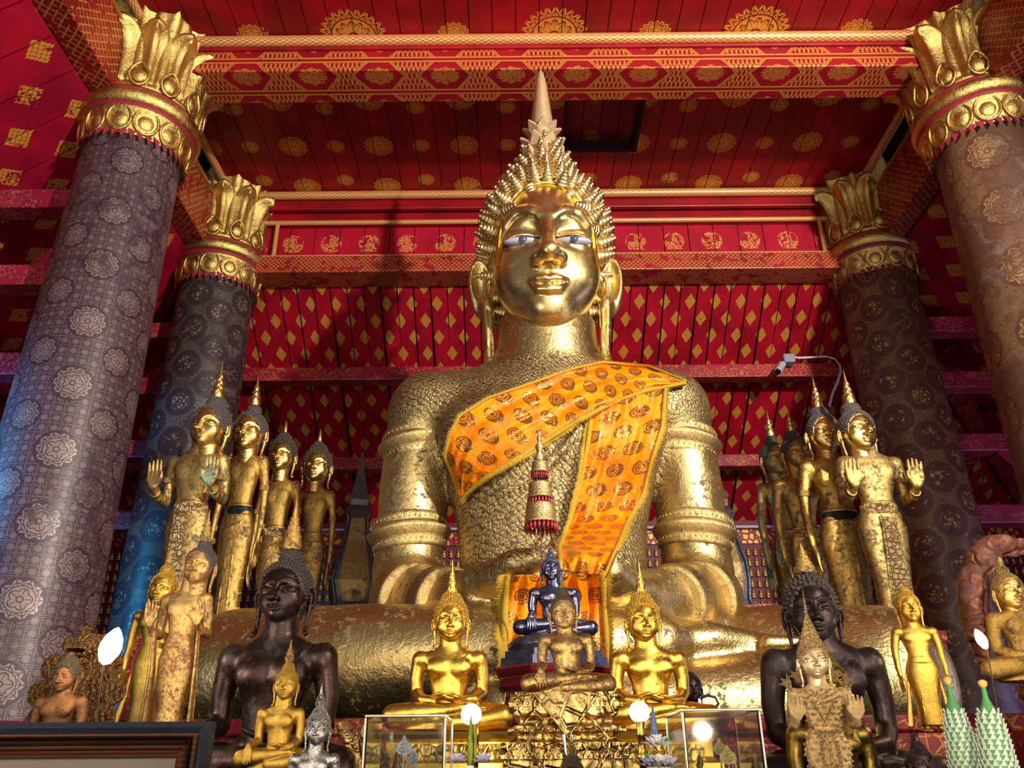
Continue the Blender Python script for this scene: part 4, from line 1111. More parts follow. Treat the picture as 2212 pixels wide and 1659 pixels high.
if VV: tag(part('rear_curls', mesh_np('rear_curls', np.concatenate(VV), FF), m_ghair, gh), kind='stuff')
part('spire', spire('tall'), gold('spire_gold', (.80, .60, .34), (.45, .32, .2), .3, 3, .42, .006, metal=.55), gh, loc=(0, .03, 1.46), scl=(.66, .66, .74))
for sx in (-1, 1):
    for zz, xx, r, k in ((1.93, .822, .228, ARM_F), (1.36, .872, .212, ARM_F)):
        part('armlet', k, m_giant, giant, loc=(sx*xx, .07, zz), rot=(0, sx*.10, 0), scl=(r, r, .62))
    a = Vector((sx*.66, -.42, .86)); d = (Vector((sx*.38, -.66, .82))-Vector((sx*.84, .02, .98))).normalized()
    for o_, r in ((.10, .185), (-.30, .205)):
        o = part('bracelet', ARM_S, m_giant, giant, loc=a+d*o_, scl=(r*1.0, r*1.0, .8)); o.rotation_euler = d.to_track_quat('Z', 'Y').to_euler()

# ---------------------------------------------------------------- altar tiers
m_altar = sten_mat('altar_red', scroll_mask, base=(.30, .012, .022), dark=(.16, .006, .014), ink=(.50, .22, .06), wear=.50)
def tier(lo, hi, mat=None):
    b = B(); b.box(lo, hi); x0, y0, z0 = lo; x1, y1, z1 = hi
    b.box((x0-.03, y0-.03, z1-.07), (x1+.03, y1+.0, z1)); b.box((x0-.02, y0-.02, z1-.16), (x1+.02, y1, z1-.11))
    o = b.obj('altar_tier', mat or m_altar); tag(o, kind='structure'); md = o.modifiers.new('bevel', 'BEVEL'); md.width = .012; md.segments = 2; return o
tier((-2.6, 3.85, 0), (3.2, 6.5, .22+EYE))
tier((-2.75, 3.0, 0), (3.3, 3.85, -.02+EYE-.18)); tier((-3.1, 2.15, 0), (3.5, 3.0, EYE-.32))
# platforms for the standing groups behind the knees
# ---------------------------------------------------------------- orange sash draped over the giant
M_G = Matrix.Translation((GX, GD, GZ)) @ Matrix.Scale(GF, 4)
G_BVH = BVHTree.FromPolygons([M_G @ v.co for v in GBODY.vertices], [tuple(p.vertices) for p in GBODY.polygons])
EYEP = Vector((0, 0, EYE))
def resample(pts, n):
    pts = [np.array(p, float) for p in pts]; d = [0]
    for a, c in zip(pts[:-1], pts[1:]): d.append(d[-1]+np.linalg.norm(c-a))
    d = np.array(d)/d[-1]; A = np.array(pts); t = np.linspace(0, 1, n)
    return np.stack([np.interp(t, d, A[:, 0]), np.interp(t, d, A[:, 1])], 1)
def drape(ea, eb, n, m, off=.022, folds=(), it=30, lim=None, wr=1.0):
    """cloth between two edge curves, laid on the statue's surface: returns grid of world points"""
    a, c = resample(ea, n), resample(eb, n); T = np.full((n, m), np.nan); R = {}
    for i in range(n):
        for j in range(m):
            p = a[i]*(1-j/(m-1))+c[i]*(j/(m-1)); r = ray(*p).normalized(); R[i, j] = r
            h = G_BVH.ray_cast(EYEP, r)
            if h[0] is not None: T[i, j] = h[3]
    if lim: T = np.where(T > lim, np.nan, T)
    med = np.nanmedian(T)
    for k in range(400):
        w = np.isnan(T)
        if not w.any(): break
        pd = np.pad(T, 1, constant_values=np.nan); nb = np.stack([pd[:-2, 1:-1], pd[2:, 1:-1], pd[1:-1, :-2], pd[1:-1, 2:]])
        with np.errstate(all='ignore'):
            import warnings; warnings.simplefilter('ignore'); f = np.nanmean(nb, 0)
        T = np.where(w, f, T)
    T0 = T.copy()
    for k in range(it):
        pd = np.pad(T, 1, mode='edge'); av = (pd[:-2, 1:-1]+pd[2:, 1:-1]+pd[1:-1, :-2]+pd[1:-1, 2:])/4
        T = np.minimum(T0, av)*.7+av*.3
    T = np.minimum(T, T0)-off
    G = np.zeros((n, m, 3)); rn = np.random.RandomState(4)
    for i in range(n):
        for j in range(m):
            u, v = i/(n-1), j/(m-1); f = 0
            for (amp, fu, fv, ph) in folds: f += amp*(math.sin(2*PI*(fu*u+fv*v)+ph)+.5*math.sin(2*PI*(fu*1.9*u+fv*1.7*v)+ph*2.3))
            G[i, j] = EYEP+R[i, j]*(T[i, j]+f*wr)
    return G
def cloth_mesh(G, name, mat, parent, th=.008):
    n, m = G.shape[:2]; V = G.reshape(-1, 3); Fc = [(i*m+j, i*m+j+1, (i+1)*m+j+1, (i+1)*m+j) for i in range(n-1) for j in range(m-1)]
    me = mesh_np(name, V, Fc); uv = me.uv_layers.new(name='uv')
    U = np.concatenate([[0], np.cumsum(np.linalg.norm(np.diff(G[:, m//2], axis=0), axis=1))]); W = np.concatenate([[0], np.cumsum(np.linalg.norm(np.diff(G[n//2], axis=0), axis=1))])
    li = np.empty(len(me.loops), np.int32); me.loops.foreach_get('vertex_index', li)
    uv.data.foreach_set('uv', np.stack([U[li//m], W[li % m]], 1).astype(np.float32).ravel())
    o = link(name, me, mat, parent); md = o.modifiers.new('sub', 'SUBSURF'); md.levels = 1; md.render_levels = 1; md = o.modifiers.new('thick', 'SOLIDIFY'); md.thickness = th; md.offset = 0
    return o
def satin():
    m, nt, b = newmat('orange_satin'); v, x, y, z = coords(nt, 'uv'); pv, px, py, pz = coords(nt, 'pos')
    n1 = noise(nt, pv, 5, 3)
    def leaf(u, w):                                        # teardrop leaf print with inner rings
        r = hyp(u/.044, w/(.058)); tail = u.abs().lt(.004)*w.gt(.04)*w.lt(.09); inn = ((r-.72).abs().lt(.06)).max((r-.40).abs().lt(.07))
        return (r.lt(1+(w*8).max(0.0)*.6)*(1-inn*.75)).max(tail)
    xx = x+n1*.015; yy = y+n1*.02
    k = (leaf(xx.cell(.25, 0), yy.cell(.20, .02))).max(leaf(xx.cell(.25, .125), yy.cell(.20, .12)))
    c = mixc(nt, smooth(n1, .3, .7), (.74, .15, .0), (.92, .28, .0)); c = mixc(nt, k*.80, c, (.36, .17, .05))
    setin(nt, b, color=c, rough=.42-k*.18, metal=k*.75, spec=.3)
    wv = noise(nt, pv, 14, 3, .6, 1.5); bump(nt, b, wv, .02, .7); return m
m_satin = satin(); m_trim = gold('gold_fringe_yarn', (.62, .38, .03), (.35, .18, .01), .3, 6, .55, .02, 'pos', .35, False)
sash = thing('orange_sash', 'orange satin sash with gold leaf prints and yellow fringe, across the giant statue', 'sash', (GX, GD-.6, 2.0+EYE))
bpy.context.view_layer.update()
def sash_part(G, name='sash_cloth', mat=None, th=.008):
    return cloth_mesh(G-np.array(sash.location), name, mat or m_satin, sash, th)
eA_up = [(997, 1083), (961, 985), (972, 940), (993, 899), (1055, 859), (1142, 830), (1232, 798), (1301, 782), (1400, 790), (1482, 823)]
eA_lo = [(997, 1085), (1010, 1066), (1048, 1033), (1142, 975), (1246, 910), (1279, 893), (1344, 863), (1395, 845), (1430, 838), (1482, 828)]
eB_l = [(1279, 880), (1272, 942), (1257, 1029), (1232, 1120), (1207, 1185), (1212, 1232)]
eB_r = [(1438, 838), (1431, 921), (1409, 993), (1391, 1065), (1355, 1130), (1322, 1210), (1308, 1245)]
eC_l = [(1096, 1243), (1092, 1307), (1090, 1360), (1088, 1425), (1088, 1470)]
eC_r = [(1302, 1237), (1307, 1290), (1310, 1350), (1315, 1414), (1316, 1470)]
GB_ = drape(eB_l, eB_r, 60, 26, .030, ((.010, 1.2, 3.2, .4), (.006, -.8, 5.1, 1.9)), 60)
GA_ = drape(eA_up, eA_lo, 74, 26, .036, ((.008, 1.1, 3.6, 0), (.005, 1.7, -2.6, 1.0), (.004, -1, 6, 2)), 24)
GC_ = drape(eC_l, eC_r, 40, 36, .035, ((.020, .3, 3.5, .7), (.012, .8, 5.6, 2.0)), 90)
sash_part(GB_); sash_part(GA_); sash_part(GC_)
def fringe(G, idx, side, w=.028, name='gold_fringe'):
    """zigzag braid along one border of a cloth grid"""
    L = G[:, 0] if side == 'l' else G[:, -1] if side == 'r' else G[0] if side == 't' else G[-1]
    I = G[:, 1] if side == 'l' else G[:, -2] if side == 'r' else G[1] if side == 't' else G[-2]
    b = B(); pts = [Vector(p)-Vector(sash.location) for p in L]; inn = [Vector(p)-Vector(sash.location) for p in I]
    pts = [p+(EYEP-Vector(sash.location)-p).normalized()*.012 for p in pts]
    b.tube(pts, w*.55, 6)
    k = 0
    for i in range(len(pts)-1):
        for q in (0, .5):
            p = pts[i].lerp(pts[i+1], q); d = (pts[i]-inn[i]).normalized(); t = (pts[i+1]-pts[i]); s_ = t.normalized()*max(.010, t.length*.26)
            nrm = s_.cross(d).normalized()*.006; n0 = p-s_; n1 = p+s_; tip = p+d*w*(1.3+.5*random.random())
            b.add([n0+nrm, n1+nrm, tip, n0-nrm, n1-nrm], [(0, 1, 2), (4, 3, 2), (3, 0, 2), (1, 4, 2)])
    return b.obj(name, m_trim, sash)
fringe(GA_, 0, 'l', .016); fringe(GA_, 0, 'r', .030); fringe(GB_, 0, 'l', .030); fringe(GB_, 0, 'r', .026); fringe(GC_, 0, 'l', .040); fringe(GC_, 0, 'r', .036)

# ---------------------------------------------------------------- gilded and bronze statues
g_old = gold('aged_gilding', (.72, .48, .16), (.05, .025, .03), .62, 1.6, .30, .010)
g_old2 = gold('aged_gilding_dark', (.62, .38, .10), (.05, .025, .03), .50, 1.4, .34, .010)
g_face = gold('gilded_face', (.80, .55, .19), (.16, .09, .05), .20, 1.4, .28, .005)
g_new = gold('bright_gold_lacquer', (.88, .55, .10), (.5, .28, .05), .02, 1.0, .27, .003, spots=False)
g_worn = gold('worn_red_gilding', (.74, .48, .17), (.22, .05, .03), .62, 1.3, .32, .006)
g_satin = gold('satin_gold', (.68, .42, .08), (.22, .13, .04), .15, 1.2, .34, .004, spots=False)
g_crust = gold('crusted_gilding', (.92, .68, .36), (.20, .14, .10), .22, 2.6, .36, .022, orn=-.8)
g_seated = gold('dark_gilt_bronze', (.46, .27, .09), (.05, .03, .025), .60, 1.1, .20, .003, spots=False)
g_seatface = gold('worn_gilt_face', (.66, .42, .17), (.10, .05, .04), .40, 1.3, .22, .006)
br_black = gold('black_bronze', (.060, .034, .030), (.02, .012, .014), .5, 1.0, .26, .003, metal=.85, spots=False)
br_black2 = gold('black_lacquer_bronze', (.050, .030, .032), (.02, .012, .014), .5, 1.0, .30, .003, metal=.75, spots=False)
br_hair = gold('dull_bronze_hair', (.115, .085, .085), (.04, .03, .03), .4, 6, .48, .004, metal=.6, spots=False)
h_brown = gold('brown_curls', (.13, .095, .065), (.05, .035, .03), .4, 6, .5, .004, metal=.45, spots=False)
h_grey = gold('grey_curls', (.15, .12, .12), (.06, .05, .05), .4, 6, .55, .004, metal=.3, spots=False)
g_hair = gold('gold_curls', (.74, .48, .10), (.3, .18, .04), .3, 6, .34, .004, spots=False)
br_purple = gold('blue_purple_bronze', (.16, .15, .26), (.07, .06, .13), .1, 1.0, .18, .0008, metal=.95, spots=False)
silver = gold('tarnished_silver', (.46, .44, .42), (.12, .10, .09), .40, 1.8, .20, .002, metal=1.0, spots=False)
br_brown = gold('brown_gilt_wood', (.30, .13, .05), (.07, .03, .02), .5, 1.5, .36, .006, metal=.7, spots=False)
SL, SR = 'standing gilded statues at the left of the giant', 'standing gilded statues at the right of the giant'
def bands(t, z, xs, r, m, sx=(1, -1), tilt=0, y=.06):
    for q in sx: part('armlet', ARM_S, m, t, loc=(q*xs, y, z), rot=(0, -q*tilt, 0), scl=(r, r, .8))
def belt(t, mat, mat2=None, z=3.12):
    b = B(); pr = [(.60, -.14), (.63, -.12), (.60, -.09), (.60, .09), (.63, .12), (.58, .15)]
    b.lathe([(r*.86*(1 if zz < .1 else .93), zz) for r, zz in pr], 40, Matrix.Diagonal((1, .68, 1, 1))); me = b.mesh('belt')
    part('belt', me, mat, t, loc=(0, .02, z))
def panel(t, mat):
    b = B(); 
    for k in range(8):
        z0, z1 = 2.85-.34*k, 2.85-.34*(k+1)+.03; y0 = -.40+.02*k*.3; w = .15+.012*k
        b.box((-w, y0-.012, z1), (w, y0+.10, z0))
    b.tube([(-.19, -.42, 2.9), (-.26, -.36, .35)], .022, 6); b.tube([(.19, -.42, 2.9), (.26, -.36, .35)], .022, 6)
    b.obj('front_panel', mat, t)
# left group
INLAY = plain('dark_inlay', (.02, .022, .02), .35, .4)
def bracelets(t):
    for q in (1, -1):
        for yy, zz in ((-.10, 3.44), (-.42, 3.50)): part('bracelet', ARM_S, g_face, t, loc=(q*.89, yy, zz), rot=(PI/2-.2, 0, 0), scl=(.135, .135, .6))
def hang(t): bands(t, 3.75, .90, .17, g_old2); bands(t, 2.75, .945, .13, g_old2); bands(t, 2.42, .93, .115, g_old2)
t, s = statue('large gilded standing statue with both palms raised, nearest the left column', 5.75, 430, 446, 984, 1100, 3.15, 140, 882, 958, ST_PALMS, (g_old, g_face, h_grey, g_face), HAIR_FINE, SP_FLAME, -9, SL, hrot=-6)
belt(t, g_crust); panel(t, g_crust); bands(t, 3.95, .845, .175, g_old, tilt=-.05); bracelets(t)
t, s = statue('gilded standing statue with arms down and wrapped dark-banded skirt, second from the left column', 6.15, 532, 532, 987, 1105, 3.15, 104, 896, 965, ST_DOWN, (g_old2, g_face, h_grey, g_face), HAIR_KNOB, SP_FLAME, -7, SL, fscale=.95)
belt(t, INLAY); hang(t)
t, s = statue('slender gilded standing statue, third from the left column, with rows of brown curls', 6.55, 606, 604, 1040, 1151, 3.15, 92, 954, 1010, ST_DOWN, (g_old2, g_face, h_brown, g_face), HAIR_TALL, SP_BUD, -4, SL, hrot=-3, fscale=(.7, .7, 3.0), fz=1.42)
belt(t, g_crust); hang(t)
t, s = statue('smallest gilded standing statue of the left four, beside the black spired shrine', 6.85, 684, 680, 1060, 1164, 3.15, 84, 976, 1034, ST_DOWN, (g_old2, g_face, h_brown, g_face), HAIR_TALL, SP_BUD, -1, SL, fscale=(.7, .7, 3.0), fz=1.42)
hang(t)
t, s = statue('large gilded standing statue with both palms raised, nearest the right column', 5.75, 1876, 1862, 987, 1101, 3.15, 146, 894, 967, ST_PALMS, (g_old, g_face, h_grey, g_face), HAIR_FINE, SP_FLAME, 3, SR, hrot=5)
belt(t, g_crust); panel(t, g_crust); bands(t, 3.95, .845, .175, g_old, tilt=-.05); bracelets(t)
t, s = statue('gilded standing statue with arms down and banded skirt, left of the palm-raising one at right', 6.15, 1793, 1788, 994, 1118, 3.15, 140, 899, 966, ST_DOWN, (g_old2, g_face, h_grey, g_face), HAIR_FINE, SP_FLAME, 0, SR)
belt(t, INLAY); hang(t)
t, s = statue('slender gilded standing statue, third from the right column, face half turned', 6.6, 1722, 1726, 1040, 1155, 3.15, 116, 948, 1005, ST_DOWN, (g_old2, g_old2, h_brown, g_face), HAIR_FINE, SP_FLAME, 12, SR, fscale=.85)
belt(t, g_crust); hang(t)
t, s = statue('slender gilded standing statue, furthest from the right column, beside the dark spired shrine', 7.0, 1684, 1682, 1047, 1161, 3.15, 108, 960, 1020, ST_DOWN, (g_old2, g_old2, h_brown, g_face), HAIR_KNOB, SP_FLAME, 14, SR, fscale=.9)
hang(t)
# smaller statues on the altar
statue('red-gold standing statue with both palms raised, in front of the knee at left', 3.35, 405, 424, 1282, 1388, 3.15, 116, 1191, 1258, ST_ROBED_PALMS, (g_worn, g_worn, h_grey, g_old), HAIR_KNOB, SP_FLAME, -7, None, fz=1.46)
statue('golden standing statue with one hand raised before its face, behind the red-gold one', 3.75, 345, 344, 1318, 1402, 3.15, 118, 1246, 1305, ST_ONE, (g_satin, g_satin, g_hair, g_old), HAIR_FINE, SP_FLAME, -8, None, fscale=.8, hrot=4)
statue('slim golden standing statue with arms down, in front of the knee at right', 3.35, 1973, 1970, 1355, 1425, 3.15, 97, 1289, 1342, ST_ROBE, (g_satin, g_satin, g_hair, g_satin), HAIR_KNOB, None, -6, None)
black_l, s = statue('large black bronze seated statue at left, smiling, with flame finial', 3.2, 602, 606, 1392, 1590, .88, 262, 1226, 1336, SEAT_EARTH, (br_black, br_black, br_hair, g_old2), HAIR_KNOB, SP_FLAME, -4, None, hrot=-3, fscale=1.0, hw=1.16)
black_r, s = statue('large black bronze seated statue at right with big snail curls', 3.25, 1772, 1768, 1402, 1612, .85, 262, 1264, 1380, SEAT_LAP, (br_black2, br_black2, br_hair, g_old), HAIR_BIG, SP_FLAME, -4, None, hrot=-6, fscale=(1.2, 1.2, .55))
statue('small golden seated statue touching the earth, in front of the black one at left', 2.6, 608, 614, 1530, 1610, .88, 102, 1456, 1509, SEAT_EARTH, (g_satin, g_satin, g_hair, g_old), HAIR_FINE, SP_LEAF, -1, None, fscale=.95)
statue('small tarnished silver seated statue at the lower left', 2.4, 680, 683, 1628, 1710, .88, 110, 1552, 1608, SEAT_LAP, (silver, silver, silver, silver), HAIR_TALL, SP_LEAF, 1, None, fscale=.95)
statue('bright gold seated statue with tall curled hair, left of the centre pedestal', 3.3, 972, 973, 1407, 1580, .0, 162, 1307, 1382, SEAT_LAP, (g_new, g_new, g_hair, g_new), HAIR_TALL, SP_FLAME, 2, 'pair of bright gold seated statues', fscale=(.9, .9, .95), ped=False)
statue('bright gold seated statue with tall curled hair, right of the centre pedestal', 3.3, 1400, 1393, 1407, 1580, .0, 164, 1307, 1382, SEAT_LAP, (g_new, g_new, g_hair, g_new), HAIR_TALL, SP_FLAME, 4, 'pair of bright gold seated statues', fscale=(.9, .9, .95), ped=False)
purple, sp_ = statue('shiny purple-blue bronze seated statue on the stepped grey base', 3.72, 1196, 1191, 1270, 1376, .02, 108, 1210, 1252, SEAT_EARTH, (br_purple, br_purple, br_purple, br_purple), HAIR_KNOB, SP_BUD, 3, None, ped=False)
centre, sc_ = statue('dark gilt seated statue on the carved central pedestal', 2.8, 1222, 1218, 1370, 1500, .02, 120, 1297, 1356, SEAT_EARTH, (g_seated, g_seatface, h_brown, g_old), HAIR_FINE, SP_LEAF, 3, None, fscale=.5, ped=False)
naga_l, snl = statue('brown gilt seated statue under a carved serpent hood, far left', 3.05, 134, 132, 1506, 1588, .88, 118, 1439, 1494, SEAT_LAP, (br_brown, br_brown, h_brown, br_brown), HAIR_TALL, SP_BUD, -4, None)
naga_r, snr = statue('golden crowned seated statue under a carved red serpent hood, far right', 3.4, 2200, 2192, 1322, 1414, .88, 144, 1248, 1312, SEAT_LAP, (g_old2, g_face, g_old, g_old), HAIR_KNOB, SP_BUD, 0, None, fscale=(1, 1, 1.6), ped=False)
g_pale = gold('pale_rough_gilding', (.90, .64, .32), (.20, .13, .08), .45, 1.8, .36, .010)
crown_s, scr = statue('crusted gold crowned standing statue with raised palms, in front of the black one at right', 2.3, 1768, 1765, 1486, 1584, 3.15, 134, 1397, 1463, ST_PALMS, (g_pale, gold('pale_worn_face', (.78, .58, .34), (.22, .18, .18), .40, 1.6, .32, .002, metal=.9), g_crust, g_crust), HAIR_TALL, None, -8, None, band=False)
RO = B(); RO.ball((0, 0, .0), .075, 8, (1, 1, .45)); RO.ball((0, 0, .02), .035, 6); RO.lathe([(.05, .0), (.045, .05), (.0, .15)], 5, Matrix.Rotation(1.1, 4, 'X'))
VV = []; FF = []; CV = np.array(RO.v)
for p_, no_ in scatter(ST_PALMS, .21, zmin=.4, front=.25, filt=lambda p, n: n[1] < .3 and p[2] < 4.55 and not (abs(p[0]) > .58 and 3.15 < p[2] < 4.4)):
    Mq = np.array(Vector(no_.tolist()).to_track_quat('Z', 'X').to_matrix()); k = len(VV)*len(CV); VV.append(CV @ Mq.T+p_); FF += [tuple(i+k for i in f) for f in RO.f]
tag(part('relief_ornament', mesh_np('relief_ornament', np.concatenate(VV), FF), g_crust, crown_s), kind='stuff')
b = B()
for k, (z, rx) in enumerate(((4.62, .42), (4.50, .56), (4.36, .68))): b.tube([(rx*math.sin(q), .02-.36*math.cos(q)-.02*k, z-.28*(1-abs(math.sin(q)))) for q in [-1.5+3*i/20 for i in range(21)]], .045, 6)
for q in (-.22, 0, .22): b.tube([(q, -.36, 2.9), (q*1.1, -.42, 2.2), (q*1.2, -.38, .5)], .05, 6)
b.tube([(-.34, -.40, 4.2), (0, -.46, 3.5), (.34, -.40, 4.2)], .04, 6); b.tube([(-.40, -.32, 3.4), (0, -.42, 2.7), (.40, -.32, 3.4)], .05, 6)
part('necklaces_and_girdle', b.mesh('n'), g_crust, crown_s); belt(crown_s, g_crust)
statue('olive gold seated statue half hidden behind the crusted crowned one', 2.95, 1790, 1803, 1566, 1690, .88, 190, 1440, 1515, SEAT_LAP, (gold('olive_bronze', (.30, .20, .05), (.12, .07, .03), .3, 1.0, .30, .003, spots=False),)*4, HAIR_FINE, None, 6, None)
statue('little black statue behind the right bright gold one, head and shoulders in view', 3.95, 1497, 1497, 1530, 1600, .88, 60, 1467, 1514, SEAT_LAP, (br_black2,)*4, HAIR_BIG, None, 4, None)
statue('little black statue hidden behind the left bright gold one', 3.95, 900, 890, 1575, 1650, .88, 50, 1518, 1560, SEAT_LAP, (br_black2,)*4, HAIR_BIG, None, -6, None)
statue('dark curled head with leafy tip at the bottom centre, before the carved pedestal', 2.25, 1238, 1238, 1730, 1820, .88, 120, 1655, 1712, SEAT_LAP, (br_black2, br_black2, h_brown, g_seated), HAIR_TALL, SP_LEAF, 0, None, fscale=(.9, .9, .9))
statue('small black statue at the lower right corner, only its head in view', 2.35, 1999, 1999, 1700, 1780, .88, 110, 1628, 1682, SEAT_LAP, (br_black2, br_black2, br_black2, br_black2), HAIR_TALL, SP_BUD, 6, None, fscale=(1, 1, 2.2))
# ---------------------------------------------------------------- furniture of the altar
def prof_px(D, xc, pts):
    """pixel profile (half width, y) at depth D -> metres (r, z) and centre x"""
    c = P(xc, pts[0][1], D); out = []
    for hw, y in pts:
        p = P(xc, y, D); out.append((hw*zcam(p)/F_PX, p.z))
    return c.x, out
def square_lathe(b, prof, k=1.0, rot=PI/4, n=4): b.lathe([(r*math.sqrt(2)*k, z) for r, z in prof], n, Matrix.Rotation(rot, 4, 'Z'), smooth=False)
m_lacq = gold('dark_lacquer_edges', (.10, .085, .10), (.03, .03, .04), .4, 2, .30, .006, metal=.6)
m_lacqf = gold('worn_gilt_panel', (.34, .23, .09), (.05, .04, .04), .55, 1.6, .38, .010)
# black spired shrines behind the statues
for lab, xc, D, pr, rz in (('black and gilt spired shrine between the left statues and the giant', 757, 7.15, [(46, 1325), (40, 1306), (52, 1262), (44, 1225), (30, 1175), (22, 1125), (30, 1112), (26, 1104), (21, 1096), (23, 1084), (17, 1060), (8, 1020), (2, 978)], .25),
                           ('dark gilt spired shrine between the giant and the right statues', 1580, 7.15, [(50, 1322), (44, 1302), (48, 1262), (46, 1225), (34, 1180), (24, 1128), (30, 1116), (27, 1108), (20, 1098), (21, 1084), (15, 1060), (7, 1010), (2, 955)], -.2)):
    cx, pf = prof_px(D, xc, pr); z0 = pf[0][1]; t = thing('spired_shrine', lab, 'shrine', (cx, D, z0), (0, 0, rz), 'spired shrines beside the giant')
    pf = [(r*.88, z-z0) for r, z in pf]; b = B(); square_lathe(b, pf); b.obj('body', m_lacq, t)
    b = B()
    for k in range(4):                                    # raised gilt panel on each face
        Mk = Matrix.Rotation(k*PI/2, 4, 'Z'); V = []; q = pf[1:6]
        for r, z in q: V += [Mk @ Vector((-r*.70, -r-.012, z)), Mk @ Vector((r*.70, -r-.012, z))]
        b.add(V, [(2*i, 2*i+1, 2*i+3, 2*i+2) for i in range(len(q)-1)])
    o = b.obj('gilt_panel', m_lacqf, t); md = o.modifiers.new('s', 'SOLIDIFY'); md.thickness = .02
    for k in range(4):
        a = PI/4+k*PI/2; b = B(); b.tube([(r*1.42*math.cos(a), r*1.42*math.sin(a), z) for r, z in pf[:7]], .018, 6); b.obj('edge_rib', m_lacq, t)
    b = B(); b.box((-.34, -.34, -z0), (.34, .34, 0)); o = b.obj('plinth', m_altar, None, loc=(cx, D, z0), rot=(0, 0, rz)); tag(o, kind='structure')
# central carved pedestal
m_carved = gold('carved_gilt_pedestal', (.58, .38, .14), (.05, .03, .02), .45, 3.2, .30, .010, orn=2.2)
cx, pf = prof_px(2.72, 1225, [(150, 1700), (146, 1640), (138, 1632), (141, 1606), (113, 1600), (113, 1587), (126, 1582), (124, 1570), (107, 1566), (107, 1554), (119, 1548), (121, 1530), (113, 1512), (117, 1504), (116, 1499)])
base_z = pf[-1][1]
t = thing('carved_pedestal', 'carved gilt stepped pedestal under the dark gilt seated statue', 'pedestal', (cx, 2.80, 0))
b = B(); square_lathe(b, [(pf[0][0], 0)]+pf, .92); o = b.obj('body', m_carved, t)
md = o.modifiers.new('bev', 'BEVEL'); md.width = .006; md.segments = 2
def leafrow(r, z, n, w, h, up=1, th=.012, mat=None, name='leaf_row'):
    b = B()
    for k in range(3):
        Mk = Matrix.Rotation((k-1)*PI/2, 4, 'Z')
        for i in range(n):
            x = -r+(i+.5)*2*r/n; b.prism([(x-w/2, z), (x+w/2, z), (x+w*.42, z+up*h*.5), (x, z+up*h), (x-w*.42, z+up*h*.5)][::1], -r-th, -r+.004, Mk)
            b.ball((x, -r-th, z+up*h*.40), w*.22, 6, (1, .5, 1.3), Mk)
    o = b.obj(name, mat or m_carved, t); tag(o, kind='stuff'); return o
for i, n, up, h in ((11, 11, 1, .024), (3, 13, -1, .020), (6, 15, 1, .012), (1, 13, 1, .022), (13, 16, -1, .010)):
    r, z = pf[i]; leafrow(r*.92, z, n, 2*r/n*.85, h, up)
r = pf[-1][0]*.92; zt_ = pf[-1][1]
b = B(); q = .62*r; b.prism([(-q, zt_-.004), (q, zt_-.004), (0, zt_-.125)], -r-.035, -r+.01); b.tube([(-q, -r-.038, zt_-.006), (0, -r-.038, zt_-.13), (q, -r-.038, zt_-.006)], .005, 6)
b.obj('hanging_cloth', m_carved, t)
for sx in (-1, 1):
    b = B(); b.tube([(sx*(.50*r+.25*r*math.sin(a)), -r-.03-.01*k_, zt_-.08-.13*k_/8) for k_, a in enumerate([i*PI/8 for i in range(9)])], .006, 6); b.obj('scroll', m_carved, t)
b = B(); b.tube([(-.012, -r-.05, zt_-.12), (-.008, -r-.052, zt_-.17), (0, -r-.055, zt_-.195), (.008, -r-.052, zt_-.17), (.012, -r-.05, zt_-.12)], .006, 6); b.obj('tassel', silver, t)
# stepped base and red octagonal stand under the purple statue
m_pbase = gold('grey_blue_base', (.15, .15, .22), (.06, .06, .10), .4, 2, .24, .003, metal=.8, spots=False)
cx, pf = prof_px(3.70, 1196, [(124, 1444), (122, 1426), (113, 1425), (112, 1411), (88, 1410), (95, 1402), (96, 1392), (86, 1383), (84, 1380)])
t = thing('stepped_base', 'blue-grey stepped lotus base under the purple bronze statue', 'pedestal', (cx, 3.72, 0))
b = B(); b.lathe(pf[:4], 8, Matrix.Rotation(PI/8, 4, 'Z'), smooth=False); b.obj('steps', m_pbase, t)
b = B(); b.lathe([(pf[4][0], pf[3][1])]+pf[4:], 40, rf=lambda a, z: 1+.03*abs(math.cos(8*a))); b.obj('lotus_cushion', m_pbase, t)
b = B(); zz = (pf[0][1]+pf[1][1])/2; yy = -pf[0][0]*.945
b.tube([(-.07+.016*math.cos(a*.9)*(1-a/14)+.0045*a, yy, zz+.013*math.sin(a)*(1-a/16)) for a in [i*.4 for i in range(30)]], .0022, 5); b.obj('scroll_mark', silver, t)
m_red_lac = plain('red_lacquer', (.16, .012, .02), .35)
cx2, pf2 = prof_px(3.70, 1200, [(150, 1660), (140, 1620), (128, 1600), (118, 1560), (124, 1548), (120, 1530), (112, 1510), (112, 1498), (128, 1488), (120, 1470), (132, 1458), (136, 1450), (128, 1444)])
t = thing('octagonal_stand', 'red lacquered octagonal stand with gold relief bands, behind the centre pedestal', 'pedestal', (cx, 3.72, 0))
b = B(); b.lathe([(pf2[0][0], 0)]+pf2, 8, Matrix.Rotation(PI/8, 4, 'Z'), smooth=False); b.obj('body', m_red_lac, t)
for i, hh in ((2, 20), (6, 10), (9, 14)):
    r, z = pf2[i]; b = B(); n = 8
    for k in range(8):
        Mk = Matrix.Rotation(k*PI/4, 4, 'Z'); ap = r*math.cos(PI/8); w = 2*r*math.sin(PI/8)
        for j in range(9):
            x = -w/2+(j+.5)*w/9; b.prism([(x-w/20, z), (x+w/20, z), (x, z+.030)], -ap-.006, -ap+.004, Mk); b.ball((x, -ap-.004, z+.010), .007, 6, (1, .5, 1), Mk)
    tag(b.obj('gold_relief_band', g_face, t), kind='stuff')
